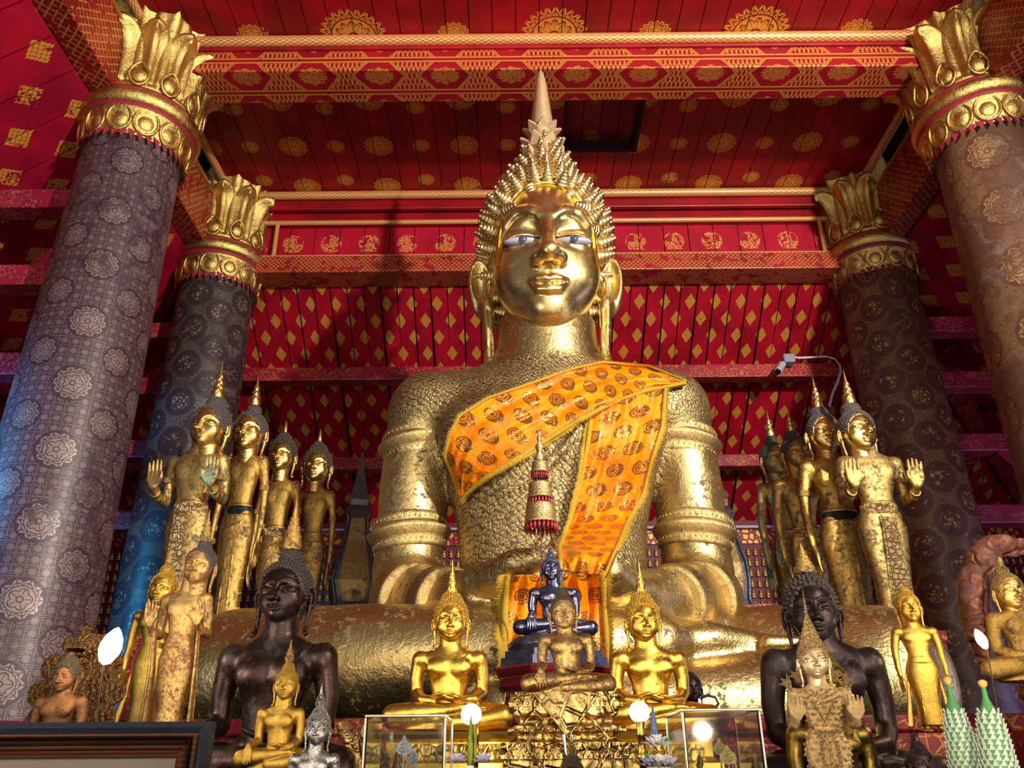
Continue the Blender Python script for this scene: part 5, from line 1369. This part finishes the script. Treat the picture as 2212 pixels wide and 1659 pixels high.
# bright gold pedestals of the pair
m_gpanel = gold('engraved_gold', (.86, .56, .14), (.5, .3, .08), .10, 1, .34, .006, spots=False, orn=3.5)
for xc, lab in ((972, 'gold box pedestal under the left bright gold statue'), (1400, 'gold box pedestal under the right bright gold statue')):
    cx, pf = prof_px(3.3, xc, [(150, 1700), (146, 1650), (134, 1644), (128, 1636), (128, 1606), (138, 1600), (142, 1590), (136, 1584)])
    t = thing('gold_pedestal', lab, 'pedestal', (cx, 3.30, 0), group='pedestals of the bright gold pair'); t.scale = (1, .62, 1); b = B(); square_lathe(b, [(pf[0][0], 0)]+pf, 1.0)
    b.obj('body', g_new, t); r = pf[3][0]
    b = B(); q = r*.86; za, zb_ = pf[4][1]-.006, pf[3][1]-.20; b.box((-q, -r-.010, zb_), (q, -r+.01, za)); b.obj('engraved_panel', m_gpanel, t)
    for sx in (-1, 1):
        b = B(); b.tube([(sx*q*.75, -r-.014, za-.01), (sx*q*.1, -r-.014, za-.2)], .007, 6); b.obj('moulding', g_new, t)
# tiered parasol standing in front of the giant's chest
t = thing('tiered_parasol', 'small three-tiered gilt parasol with red fringes on a thin pole', 'parasol', P(1170, 1200, 4.0)*1.0)
TL = t.location.copy(); m_filig = gold('filigree_gilding', (.66, .46, .20), (.12, .05, .04), .4, 12, .42, .002, orn=-8)
m_redt = plain('red_glass_drops', (.22, .006, .015), .25)
def pxz(y, D=4.0): return P(1170, y, D).z-TL.z
mpp = zcam(P(1170, 1080, 4.0))/F_PX
for hw, y0, y1, y2 in ((19, 1000, 1022, 1036), (27, 1046, 1078, 1096), (34, 1092, 1132, 1150)):
    r = hw*mpp; za, zb_, zc_ = pxz(y0), pxz(y1), pxz(y2)
    b = B(); b.lathe([(r*.2, za+.012), (r*.88, za+.004), (r*.92, za), (r*.94, za-.012), (r, zb_+.014), (r*1.03, zb_+.01), (r*1.03, zb_), (r*.97, zb_), (r*.86, za-.012), (.004, za-.004)], 32); b.obj('gilt_tier', m_filig, t)
    b = B()
    for k in range(22):
        a = 2*PI*k/22; w = r*.12
        b.lathe([(.001, zb_+.004), (w*.8, zb_-.006), (w, (zb_+zc_)/2), (w*.6, zc_+.008), (.0, zc_)], 6, Matrix.Translation((r*.97*math.cos(a), r*.97*math.sin(a), 0)))
    tag(b.obj('red_fringe', m_redt, t), kind='stuff')
b = B(); b.tube([(0, 0, -1.0), (.0, 0, pxz(960))], .004, 8); b.obj('pole', plain('dark_pole', (.08, .02, .02), .4), t)
b = B(); b.lathe([(.006, pxz(1000)), (.030, pxz(990)), (.012, pxz(978)), (.022, pxz(965)), (.008, pxz(955)), (.012, pxz(948)), (.0, pxz(925))], 12); b.obj('finial', m_filig, t)
# security camera with junction box and cable on the purlin
t = thing('security_camera', 'white bullet security camera with grey box and cable, on the purlin at right', 'camera', P(1702, 778, 8.62))
m_white = plain('white_plastic', (.62, .62, .66), .35); m_grey = plain('grey_plastic', (.30, .30, .38), .4)
b = B(); b.box((-.065, -.07, -.055), (.065, .06, .055)); o = b.obj('junction_box', m_grey, t); md = o.modifiers.new('b', 'BEVEL'); md.width = .01
d = (P(1672, 815, 8.35)-P(1692, 785, 8.6)).normalized(); c0 = P(1690, 788, 8.58)-t.location
Mq = Matrix.Translation(c0) @ d.to_track_quat('Z', 'Y').to_matrix().to_4x4()
b = B(); b.lathe([(.02, -.03), (.038, -.02), (.042, .0), (.042, .20), (.046, .21), (.040, .215)], 20, Mq); b.obj('camera_body', m_white, t)
b = B(); b.lathe([(.038, .208), (.036, .222), (.0, .224)], 20, Mq); b.obj('lens', plain('black_lens', (.01, .01, .015), .1), t)
b = B(); b.tube([c0, (c0*.5)+Vector((0, 0, .02)), (0, -.02, .0)], .012, 6); b.obj('bracket', m_grey, t)
for k, off in enumerate((0, 3)):
    b = B(); pts = [P(x, y+off*.6, 8.6)-t.location for x, y in ((1712, 770), (1724, 772), (1750, 771), (1782, 769), (1802, 774), (1813, 788), (1815, 802), (1808, 825), (1797, 850), (1790, 878))]
    b.tube([p+Vector((off*.004, 0, 0)) for p in pts], .008, 6); b.obj('cable', m_white, t)
# lamps
def emis(name, col, st):
    m, nt, bb = newmat(name); setin(nt, bb, color=col, emit=col, es=st, rough=.4); return m
m_dkstem = plain('dark_wire', (.05, .03, .02), .5)
m_flame = emis('lit_lamp_glass', (1, .93, .70), 14); m_bulb = emis('lit_bulb', (1, .95, .86), 22)
for lab, x, y, D, hw, hh, tilt, e in (('lit flame-shaped lamp beside the left serpent hood', 240, 1395, 2.95, 25, 40, .22, 7), ('small lit flame-shaped lamp before the far right statue', 2119, 1380, 3.15, 12, 22, -.35, 4)):
    p = P(x, y, D); m_ = zcam(p)/F_PX; t = thing('flame_lamp', lab, 'lamp', p); b = B()
    b.lathe([(.004, -hh*m_), (hw*m_*.55, -hh*m_*.85), (hw*m_*.95, -hh*m_*.35), (hw*m_, 0), (hw*m_*.8, hh*m_*.45), (hw*m_*.35, hh*m_*.85), (0, hh*m_)], 16, Matrix.Diagonal((1, .5, 1, 1))); b.obj('glass', m_flame, t, rot=(0, tilt, 0))
    b = B(); b.tube([(-math.sin(tilt)*hh*m_, 0, -hh*m_*.95), (-math.sin(tilt)*hh*m_, .01, -.12), (0, .03, -.45), (.0, .03, -(p.z))], .0025, 6); b.obj('stem', m_dkstem, t)
    lamp('lamp_light', 'POINT', p+Vector((0, -.08, .02)), e, (1, .80, .50), shadow_soft_size=.05)
m_brass = plain('brass', (.55, .34, .08), .3, 1.0)
for lab, x, y, hx in (('glaring round bulb on a brass candle holder, left of the centre pedestal', 1018, 1543, 1032), ('glaring round bulb on a brass candle holder, right of the centre pedestal', 1381, 1538, 1386)):
    p = P(x, y, 2.5); m_ = zcam(p)/F_PX; t = thing('candle_bulb', lab, 'lamp', p, group='candle bulbs beside the centre pedestal')
    b = B(); b.ball((0, 0, 0), 22*m_, 20); b.obj('bulb', m_bulb, t)
    q = P(hx, 1600, 2.5)-p; b = B(); zb_ = -p.z
    b.lathe([(.030, zb_), (.012, zb_+.02), (.010, q.z-.05), (.018, q.z-.045), (.011, q.z-.035), (.011, q.z+.01), (.014, q.z+.012), (.0115, q.z+.02), (.0115, -.035), (.013, -.025)], 16, Matrix.Translation((q.x*.6, 0, 0))); b.obj('candle_holder', m_brass, t)
    lamp('bulb_light', 'POINT', p+Vector((0, -.01, .0)), 4.5, (1, .86, .62), shadow_soft_size=.03)
# glass cases
mg, nt, bb = newmat('clear_glass'); setin(nt, bb, color=(.93, .96, .95), rough=.03, trans=1.0, ior=1.45)
m_edge = plain('pale_glass_edge', (.62, .60, .50), .25, .2)
m_leafs = gold('silver_leaf', (.72, .70, .68), (.3, .28, .26), .2, 20, .22, .003, spots=False); m_leafg = gold('gold_leaf_ornament', (.85, .62, .22), (.4, .25, .1), .2, 20, .25, .003, spots=False)
def glass_case(lab, x0, x1, ytop, D0, D1):
    a, c = P(x0, ytop, D0), P(x1, ytop, D0); w = c.x-a.x; z = a.z; t = thing('glass_case', lab, 'case', ((a.x+c.x)/2, D0, z-.45), group='glass cases in front of the gold pair')
    H = .45; dp = D1-D0; g = .006
    for nm, lo, hi in (('glass_pane', (-w/2, 0, 0), (w/2, g, H)), ('glass_pane', (-w/2, dp-g, 0), (w/2, dp, H)), ('glass_pane', (-w/2, g, 0), (-w/2+g, dp-g, H)), ('glass_pane', (w/2-g, g, 0), (w/2, dp-g, H)), ('glass_pane', (-w/2, 0, H+.0005), (w/2, dp, H+g))):
        b = B(); b.box(lo, hi); b.obj(nm, mg, t)
    e = .0035
    for p0, p1 in (((-w/2, 0, 0), (-w/2, 0, H)), ((w/2, 0, 0), (w/2, 0, H)), ((-w/2, dp, 0), (-w/2, dp, H)), ((w/2, dp, 0), (w/2, dp, H)), ((-w/2, 0, H+g), (w/2, 0, H+g)), ((-w/2, dp, H+g), (w/2, dp, H+g)), ((-w/2, 0, H+g), (-w/2, dp, H+g)), ((w/2, 0, H+g), (w/2, dp, H+g))):
        b = B(); b.tube([p0, p1], e, 4); b.obj('edge_strip', m_edge, t)
    b = B(); b.box((-w/2-.01, -.01, -.35), (w/2+.01, dp+.01, 0)); b.obj('base', g_new, t)
    b = B(); b.box((-w/2-.02, -.02, -t.location.z), (w/2+.02, dp+.02, -.352)); o = b.obj('plinth', m_altar, None, loc=t.location); tag(o, kind='structure')
    return t
c1 = glass_case('glass case at left holding silver leaf ornaments', 790, 962, 1552, 2.36, 2.62)
c2 = glass_case('glass case at right holding gold leaf ornaments', 1474, 1640, 1539, 2.36, 2.62)
def leaf_orn(x, y, D, s, mat, lab, rot=0):
    p = P(x, y, D); t = thing('leaf_ornament', lab, 'ornament', p, (0, 0, rot), 'leaf ornaments in the glass cases')
    b = B(); b.prism([(0, 0), (.6*s, .15*s), (.95*s, .6*s), (.8*s, 1.05*s), (.35*s, 1.5*s), (0, 2.1*s), (-.35*s, 1.5*s), (-.8*s, 1.05*s), (-.95*s, .6*s), (-.6*s, .15*s)], -.002, .002); b.obj('leaf', mat, t)
    b = B(); b.tube([(0, -.003, 0), (0, -.003, 1.8*s)]+[], .0015, 5)
    for k in range(4):
        for q in (-1, 1): b.tube([(0, -.003, (.3+.3*k)*s), (q*.6*s*(1-k*.18), -.003, (.55+.33*k)*s)], .001, 4)
    b.obj('vein', mat, t); zb_ = c1.location.z if x < 1100 else c2.location.z
    b = B(); b.tube([(0, 0, 0), (0, 0, zb_-p.z+.001)], .003, 6); b.obj('stalk', mat, t)
leaf_orn(872, 1632, 2.46, .025, m_leafs, 'large silver leaf in the left glass case, upper one', .3); leaf_orn(892, 1655, 2.42, .020, m_leafs, 'small silver leaf low in the left glass case', -.4)
leaf_orn(1556, 1632, 2.52, .022, m_leafg, 'gold leaf standing highest in the right glass case', .2); leaf_orn(1574, 1652, 2.43, .024, m_leafg, 'gold leaf beside the small spire in the right case', -.3)
leaf_orn(1512, 1662, 2.50, .022, m_leafg, 'gold leaf low at left inside the right glass case', .9)
for x, D, lab, mt in ((858, 2.55, 'small brown-gilt spire tip in the left glass case', br_brown), (1584, 2.55, 'small dark gilt spire tip in the right glass case', g_seated)):
    p = P(x, 1618, D); zb_ = c1.location.z-p.z; t = thing('small_spire', lab, 'ornament', p+Vector((0, 0, zb_))); b = B(); H = -zb_
    b.lathe([(.045, 0), (.042, H*.3), (.034, H*.62), (.030, H*.70), (.032, H*.74), (.018, H*.80), (.012, H*.84), (.013, H*.87), (.006, H*.93), (.007, H*.96), (0, H)], 20); b.obj('spire', mt, t)
# flower offerings
m_lil = plain('lilac_petals', (.48, .44, .62), .5); m_whi = plain('white_petals', (.75, .74, .78), .45); m_grn = plain('green_foil', (.05, .35, .10), .3, .3); m_sp = gold('blue_glitter', (.18, .24, .50), (.5, .5, .6), .3, 40, .3, .004, spots=True); m_pu = plain('purple_foil', (.30, .06, .42), .3, .3); m_gs = gold('green_gold_glitter', (.35, .38, .06), (.1, .2, .05), .4, 40, .3, .004)
def blossom(t, c, r, mat, rings=3, n=11):
    for k in range(rings):
        b = B()
        for i in range(n):
            a = 2*PI*(i+.5*k)/n; el = .25+.42*k; d = Vector((math.cos(a)*math.cos(el), math.sin(a)*math.cos(el), math.sin(el))); s_ = Vector((-math.sin(a), math.cos(a), 0)); u = d.cross(s_)
            L = r*(1-.12*k); w = r*.16; p0 = Vector(c)+d*r*.1; p1 = Vector(c)+d*L*.6; p2 = Vector(c)+d*L
            b.add([p0, p1+s_*w+u*w*.3, p2, p1-s_*w+u*w*.3, p1-u*w*.3], [(0, 1, 4), (1, 2, 4), (2, 3, 4), (3, 0, 4)])
        o = b.obj('petal_ring', mat, t)
t = thing('flower_offering', 'lilac and white blossoms round a green-gold spike, left of the centre pedestal', 'flowers', P(1016, 1648, 2.35))
for dx in (-.034, .034): blossom(t, (dx, 0, .0), .036, m_lil, 4, 12)
blossom(t, (0, -.03, -.03), .036, m_whi, 3, 12)
b = B(); b.lathe([(.008, -.02), (.009, .04), (.005, .09), (.0, .12)], 8); b.lathe([(.004, 0), (.005, .07), (0, .10)], 6, Matrix.Translation((.012, 0, 0))); b.obj('spike', m_gs, t)
b = B(); b.lathe([(.03, -.5), (.035, -.06), (.02, -.02)], 14); b.obj('vase', m_leafs, t)
t = thing('flower_offering', 'crystal white and lilac blossoms with a blue glitter spike, right of the centre pedestal', 'flowers', P(1421, 1640, 2.35))
blossom(t, (-.018, 0, -.02), .046, m_lil, 3, 13); blossom(t, (.022, 0, -.02), .046, m_lil, 3, 13); blossom(t, (0, .0, .03), .046, m_whi, 5, 12); blossom(t, (0, -.03, -.01), .03, m_whi, 3, 9)
b = B(); b.lathe([(.011, .04), (.010, .08), (.0, .135)], 6, Matrix.Translation((-.004, 0, 0))); b.obj('spike', m_sp, t)
b = B()
for k in range(9): b.ball((random.uniform(-.04, .04), -.035, random.uniform(-.04, .07)), .005, 6)
b.obj('green_beads', m_grn, t)
b = B(); b.ball((.0, -.04, -.035), .014, 8); b.obj('purple_bow', m_pu, t); b = B(); b.lathe([(.03, -.5), (.035, -.07), (.02, -.03)], 14); b.obj('vase', m_leafs, t)
# folded leaf cones
m_cone = plain('banana_leaf', (.10, .34, .12), .5); m_conew = plain('white_folded_petals', (.80, .84, .76), .5); m_tip = plain('marigold_tip', (.9, .55, .12), .5)
for lab, xt, yt, xb_, D, hw in (('green and white folded-leaf cone, left one at the lower right', 2046, 1468, 2088, 2.72, 29), ('green and white folded-leaf cone, right one at the lower right corner', 2122, 1474, 2160, 2.45, 32)):
    top = P(xt, yt, D); bot = P(xb_, 1665, D); L = (top-bot).length; t = thing('leaf_cone', lab, 'offering', bot, group='folded-leaf cones at the lower right')
    d = (top-bot).normalized(); t.rotation_euler = d.to_track_quat('Z', 'Y').to_euler(); R = hw*zcam(bot)/F_PX
    pr = [(R*1.35, -.5*L), (R*1.15, 0), (R, L*.25), (R*.85, L*.48), (R*.66, L*.62), (R*.36, L*.74), (R*.20, L*.82), (R*.14, L*.95)]
    b = B(); b.lathe(pr, 24); b.obj('leaf_body', m_cone, t)
    b = B(); zs = np.array([p[1] for p in pr]); rs = np.array([p[0] for p in pr])
    k = 0; z = -.3*L
    while z < .66*L:
        r = float(np.interp(z, zs, rs)); n = max(7, int(2*PI*r/.018))
        for i in range(n):
            a = 2*PI*(i+.5*(k % 2))/n; e1 = Vector((math.cos(a), math.sin(a), 0)); s_ = Vector((-math.sin(a), math.cos(a), 0)); c = e1*r+Vector((0, 0, z))
            b.add([c+s_*.008, c-s_*.008, c+e1*.005+Vector((0, 0, .016)), c+e1*.0005+Vector((0, 0, .015))], [(0, 1, 2), (0, 2, 3), (1, 3, 2)])
        z += .013; k += 1
    tag(b.obj('folded_petals', m_conew, t), kind='stuff')
    b = B(); b.lathe([(R*.17, L*.94), (R*.30, L*.97), (R*.30, L*1.01), (R*.12, L*1.03)], 10); b.obj('flower_tip', m_tip, t)
# picture frame at the lower left
D = 1.95; a = P(455, 1558, D); zt_, xr = a.z, a.x; t = thing('picture_frame', 'large dark wooden picture frame with brown mouldings, blank pale canvas, lower left corner', 'frame', (xr-.75, D, zt_-1.0))
m_fb = gold('blue_black_carved_frame', (.015, .022, .045), (.006, .008, .014), .4, 14, .35, .006, metal=.2); m_fbl = plain('black_gloss_moulding', (.012, .010, .014), .12, coat=.6); 
mw, nt, bb = newmat('brown_wood_moulding'); v, x, y, z = coords(nt); wv = wave(nt, comb(x*.15, y, z), 26, 3, 2, 1.5, d='Z'); setin(nt, bb, color=mixc(nt, wv, (.17, .05, .02), (.28, .10, .045)), rough=.32, coat=.4)
m_canvas = plain('pale_canvas', (.36, .28, .22), .7)
mpx = zcam(P(400, 1600, D))/F_PX
def frame_ring(i0, i1, y0, y1, mat, name):
    """rectangular ring between inset i0 and i1 from the outer edge; each side a mitred bar"""
    w, h = .75, 1.0
    for k, (p, q) in enumerate((((-w, h), (w, h)), ((w, h), (w, -.2)), ((-w, -.2), (-w, h)))):
        def ins(c, i): return (c[0]-math.copysign(i, c[0]), c[1]-i if c[1] > 0 else c[1])
        A, Bq, Cq, Dq = ins(p, i0), ins(q, i0), ins(q, i1), ins(p, i1); b = B()
        V = [(A[0], y0, A[1]), (Bq[0], y0, Bq[1]), (Cq[0], y0, Cq[1]), (Dq[0], y0, Dq[1])]; m1 = [tuple((np.array(V[0])+np.array(V[3]))/2+np.array([0, y1, 0])), tuple((np.array(V[1])+np.array(V[2]))/2+np.array([0, y1, 0]))]
        V += [m1[0], m1[1]]+[(x_, .04, z_) for x_, _, z_ in V[:4]]
        b.add(V, [(0, 1, 5, 4), (4, 5, 2, 3), (0, 4, 3), (1, 2, 5), (6, 7, 1, 0), (9, 8, 7, 6), (3, 2, 8, 9)]); b.obj(name, mat, t)
e = [0, 24, 33, 46, 55, 64, 71, 78]; e = [v*mpx for v in e]
frame_ring(e[0], e[1], 0, -.006, m_fb, 'outer_rail'); frame_ring(e[1], e[2], .0, -.008, mw, 'wood_bead'); frame_ring(e[2], e[3], .004, -.012, m_fbl, 'gloss_rail'); frame_ring(e[3], e[4], .008, -.008, mw, 'wood_bead'); frame_ring(e[4], e[5], .014, -.006, mw, 'wood_bead'); frame_ring(e[5], e[6], .018, -.006, mw, 'wood_bead')
b = B(); b.box((-.75+e[6], .022, -.2), (.75-e[6], .03, 1.0-e[6])); b.obj('canvas', m_canvas, t)
# serpent hoods
def hood_left():
    g = Sdf((-1.15, -.30, -.2), (1.15, .30, 2.4), .022)
    g.ell((0, .05, .9), (.85, .14, 1.15), .05); g.ell((.05, -.02, 1.95), (.48, .18, .22), .06)
    for (x, z, r) in ((-.78, .5, .24), (-.86, 1.0, .25), (-.66, 1.5, .26), (.74, .5, .26), (.86, 1.0, .27), (.68, 1.5, .27), (-.1, 1.55, .20), (.42, 1.15, .18)):
        g.ell((x, -.04, z), (r, .15, r), .05)
        g.path([(x+(r-.02*k)*math.cos(k*.55)*.8*(1-k/22), -.17, z+(r-.02*k)*math.sin(k*.55)*.8*(1-k/22)) for k in range(20)], .028, .02)
    g.path([(-.42, -.14, 1.92), (-.2, -.22, 1.80), (.15, -.22, 1.78), (.45, -.16, 1.88), (.52, -.08, 2.05)], [.07, .09, .09, .08, .05], .03)
    g.path([(-.40, -.14, 2.02), (0, -.24, 1.97), (.42, -.14, 2.04)], [.05, .06, .05], .02)
    for k in range(9): g.path([(-.32+.08*k, -.26, 1.90), (-.32+.08*k, -.25, 1.86)], .026, .008)
    g.path([(-.1, -.05, 2.1), (-.02, -.05, 2.25), (.06, -.02, 2.38)], [.12, .08, .02], .04); g.path([(.45, -.05, 2.05), (.7, 0, 2.1), (.62, 0, 2.28)], [.09, .07, .02], .04)
    for k in range(14): g.path([(-.55+.09*k, -.10, 1.2-.02*(k % 3)), (-.5+.08*k, -.13, .2)], .022, .02)
    return g.mesh('serpent_hood')
m_hood = gold('carved_hood_gilding', (.42, .22, .08), (.10, .05, .03), .5, 3, .36, .014, orn=1.0)
p = P(148, 1560, 3.2); k = 105*zcam(P(148, 1430, 3.2))/F_PX
t = thing('serpent_hood', 'carved gilt serpent hood behind the brown seated statue, far left', 'carving', (p.x, 3.22, P(148, 1546, 3.2).z-.10), (0, 0, -.2), None, k)
part('hood', hood_left(), m_hood, t)
m_hoodr = gold('red_brown_carving', (.34, .12, .07), (.12, .06, .07), .5, 3, .5, .02, metal=.4, orn=1.2)
t = thing('serpent_hood', 'carved reddish serpent hood arching over the golden crowned statue, far right', 'carving', P(2200, 1450, 3.55))
b0 = t.location
g = Sdf((-.32, -.14, -.35), (.24, .14, .62), .008)
pts = [(P(x, y, 3.55)-b0) for x, y in ((2125, 1420), (2112, 1370), (2104, 1310), (2104, 1260), (2116, 1215), (2140, 1185), (2168, 1178), (2188, 1190))]
g.path([(q.x, 0, q.z) for q in pts], [.030, .050, .062, .066, .062, .056, .048, .030], .03, sq=(1, 1.1, 1))
for q in pts[1:-1]:
    g.ell((q.x-.03, -.03, q.z), (.038, .05, .038), .015); g.path([(q.x-.03+.028*math.cos(a)*(1-a/9), -.075, q.z+.028*math.sin(a)*(1-a/9)) for a in [i*.6 for i in range(13)]], .006, .006)
q = pts[-1]; g.path([(q.x-.05, -.03, q.z+.018), (q.x+.02, -.05, q.z+.02), (q.x+.045, -.04, q.z+.005)], [.03, .022, .010], .015); g.path([(q.x-.03, -.03, q.z-.02), (q.x+.03, -.04, q.z-.018)], [.018, .008], .01)
part('hood', g.mesh('hood'), m_hoodr, t)
zb_ = P(2200, 1470, 3.4).z
t = thing('coiled_base', 'stack of carved brown serpent coils under the far right statue', 'pedestal', (b0.x+.02, 3.42, 0)); 
for k, (ya, yb, hw) in enumerate(((1482, 1508, 62), (1508, 1548, 58), (1548, 1575, 60))):
    za, zc_ = P(2200, ya, 3.4).z, P(2200, yb, 3.4).z; r = hw*zcam(P(2200, ya, 3.4))/F_PX; b = B(); h = (za-zc_)/2
    b.lathe([(r*.5, zc_)]+[(r-h*.55+h*.55*math.cos(w), zc_+h+h*math.sin(w)) for w in [-PI/2+PI*i/8 for i in range(9)]]+[(r*.5, za)], 40, Matrix.Diagonal((1, .75, 1, 1))); b.obj('coil', m_hoodr, t)
b = B(); r = 70*zcam(P(2200, 1575, 3.4))/F_PX; b.box((-r, -r*.8, 0), (r, r*.8, P(2200, 1575, 3.4).z)); b.obj('block', m_altar, t)
# gilt scroll ends between the statues
for lab, pts in (('gilt beaded dragon tail curling up beside the left glass case', ((795, 1659), (782, 1630), (762, 1600), (744, 1575), (736, 1560))), ('second gilt beaded scroll in the gap left of the glass case', ((812, 1640), (800, 1610), (794, 1585), (797, 1570))), ('gilt scroll between the two folded-leaf cones', ((2112, 1640), (2108, 1610), (2094, 1588), (2080, 1575)))):
    q = [P(x, y, 3.0 if 'second' not in lab else 2.8) for x, y in pts]; t = thing('gilt_scroll', lab, 'carving', q[0]); b = B(); b.tube([p-q[0] for p in [q[0]+Vector((0, 0, -.3))]+q], [.045]+[.045-.007*i for i in range(len(q))], 12); b.obj('scroll_body', m_carved, t)
    b = B()
    for i in range(len(q)-1):
        for f in (0, .25, .5, .75): b.ball(q[i].lerp(q[i+1], f)-q[0]+Vector((0, -.04+.004*i, 0)), .006, 6)
    tag(b.obj('beads', g_face, t), kind='stuff')
b = B(); q = [P(x, y, 3.9) for x, y in ((1512, 1509), (1528, 1502), (1545, 1506), (1552, 1520), (1540, 1536), (1528, 1545))]; b.tube(q, .006, 6); o = b.obj('cable', plain('dark_cable', (.03, .01, .01), .4)); tag(o, 'loose dark cable loop beside the little black head at right', 'cable')
# crown and side flames of the crusted statue
hd = [c for c in crown_s.children if c.name.startswith('hair')][0]
b = B(); pr = []; z = 0
for k in range(9):
    r = .42*(1-k/10.5)**1.35; h = .16*(1-k*.05); pr += [(r*.82, z), (r, z+h*.35), (r*.78, z+h*.9)]; z += h
pr += [(.05, z), (.03, z+.5), (0, z+.95)]
b.lathe(pr, 24, rf=lambda a, z: 1+.05*math.cos(12*a)); part('tiered_crown', b.mesh('c'), g_crust, hd, loc=(0, .02, 1.02))
fl = [(0, 0), (.16, .05), (.30, .22), (.55, .30), (.34, .36), (.42, .52), (.20, .46), (.16, .70), (.02, .40)]
for sx, zz, xx, par in ((-1, -.15, .45, hd), (1, -.15, .45, hd)):
    b = B(); b.prism([(sx*x, z) for x, z in fl][::sx], -.03, .03); part('ear_flame', b.mesh('f'), g_crust, par, loc=(sx*xx, .05, zz), scl=.8)
for sx in (-1, 1):
    b = B(); b.prism([(sx*x, z) for x, z in fl][::sx], -.04, .04); part('shoulder_flame', b.mesh('f'), g_crust, crown_s, loc=(sx*.78, .0, 4.5), scl=(.75, 1, .9))
# daylight slots under the eaves
m_slot = emis('daylight_slot', (.85, .88, 1.0), 3.0)
for i, (x, y, D, w, h) in enumerate(((222, 250, 6.3, .05, .11), (2190, 208, 6.3, .06, .13), (404, 522, 8.6, .05, .10), (1969, 546, 8.6, .03, .08))):
    p = P(x, y, D); b = B(); b.prism([(-w/2, 0), (w/2, h*.2), (w*.45, h), (-w*.4, h*.7)], -.01, .01); o = b.obj('window_%d' % (i+1), m_slot, None, loc=p); tag(o, kind='structure')
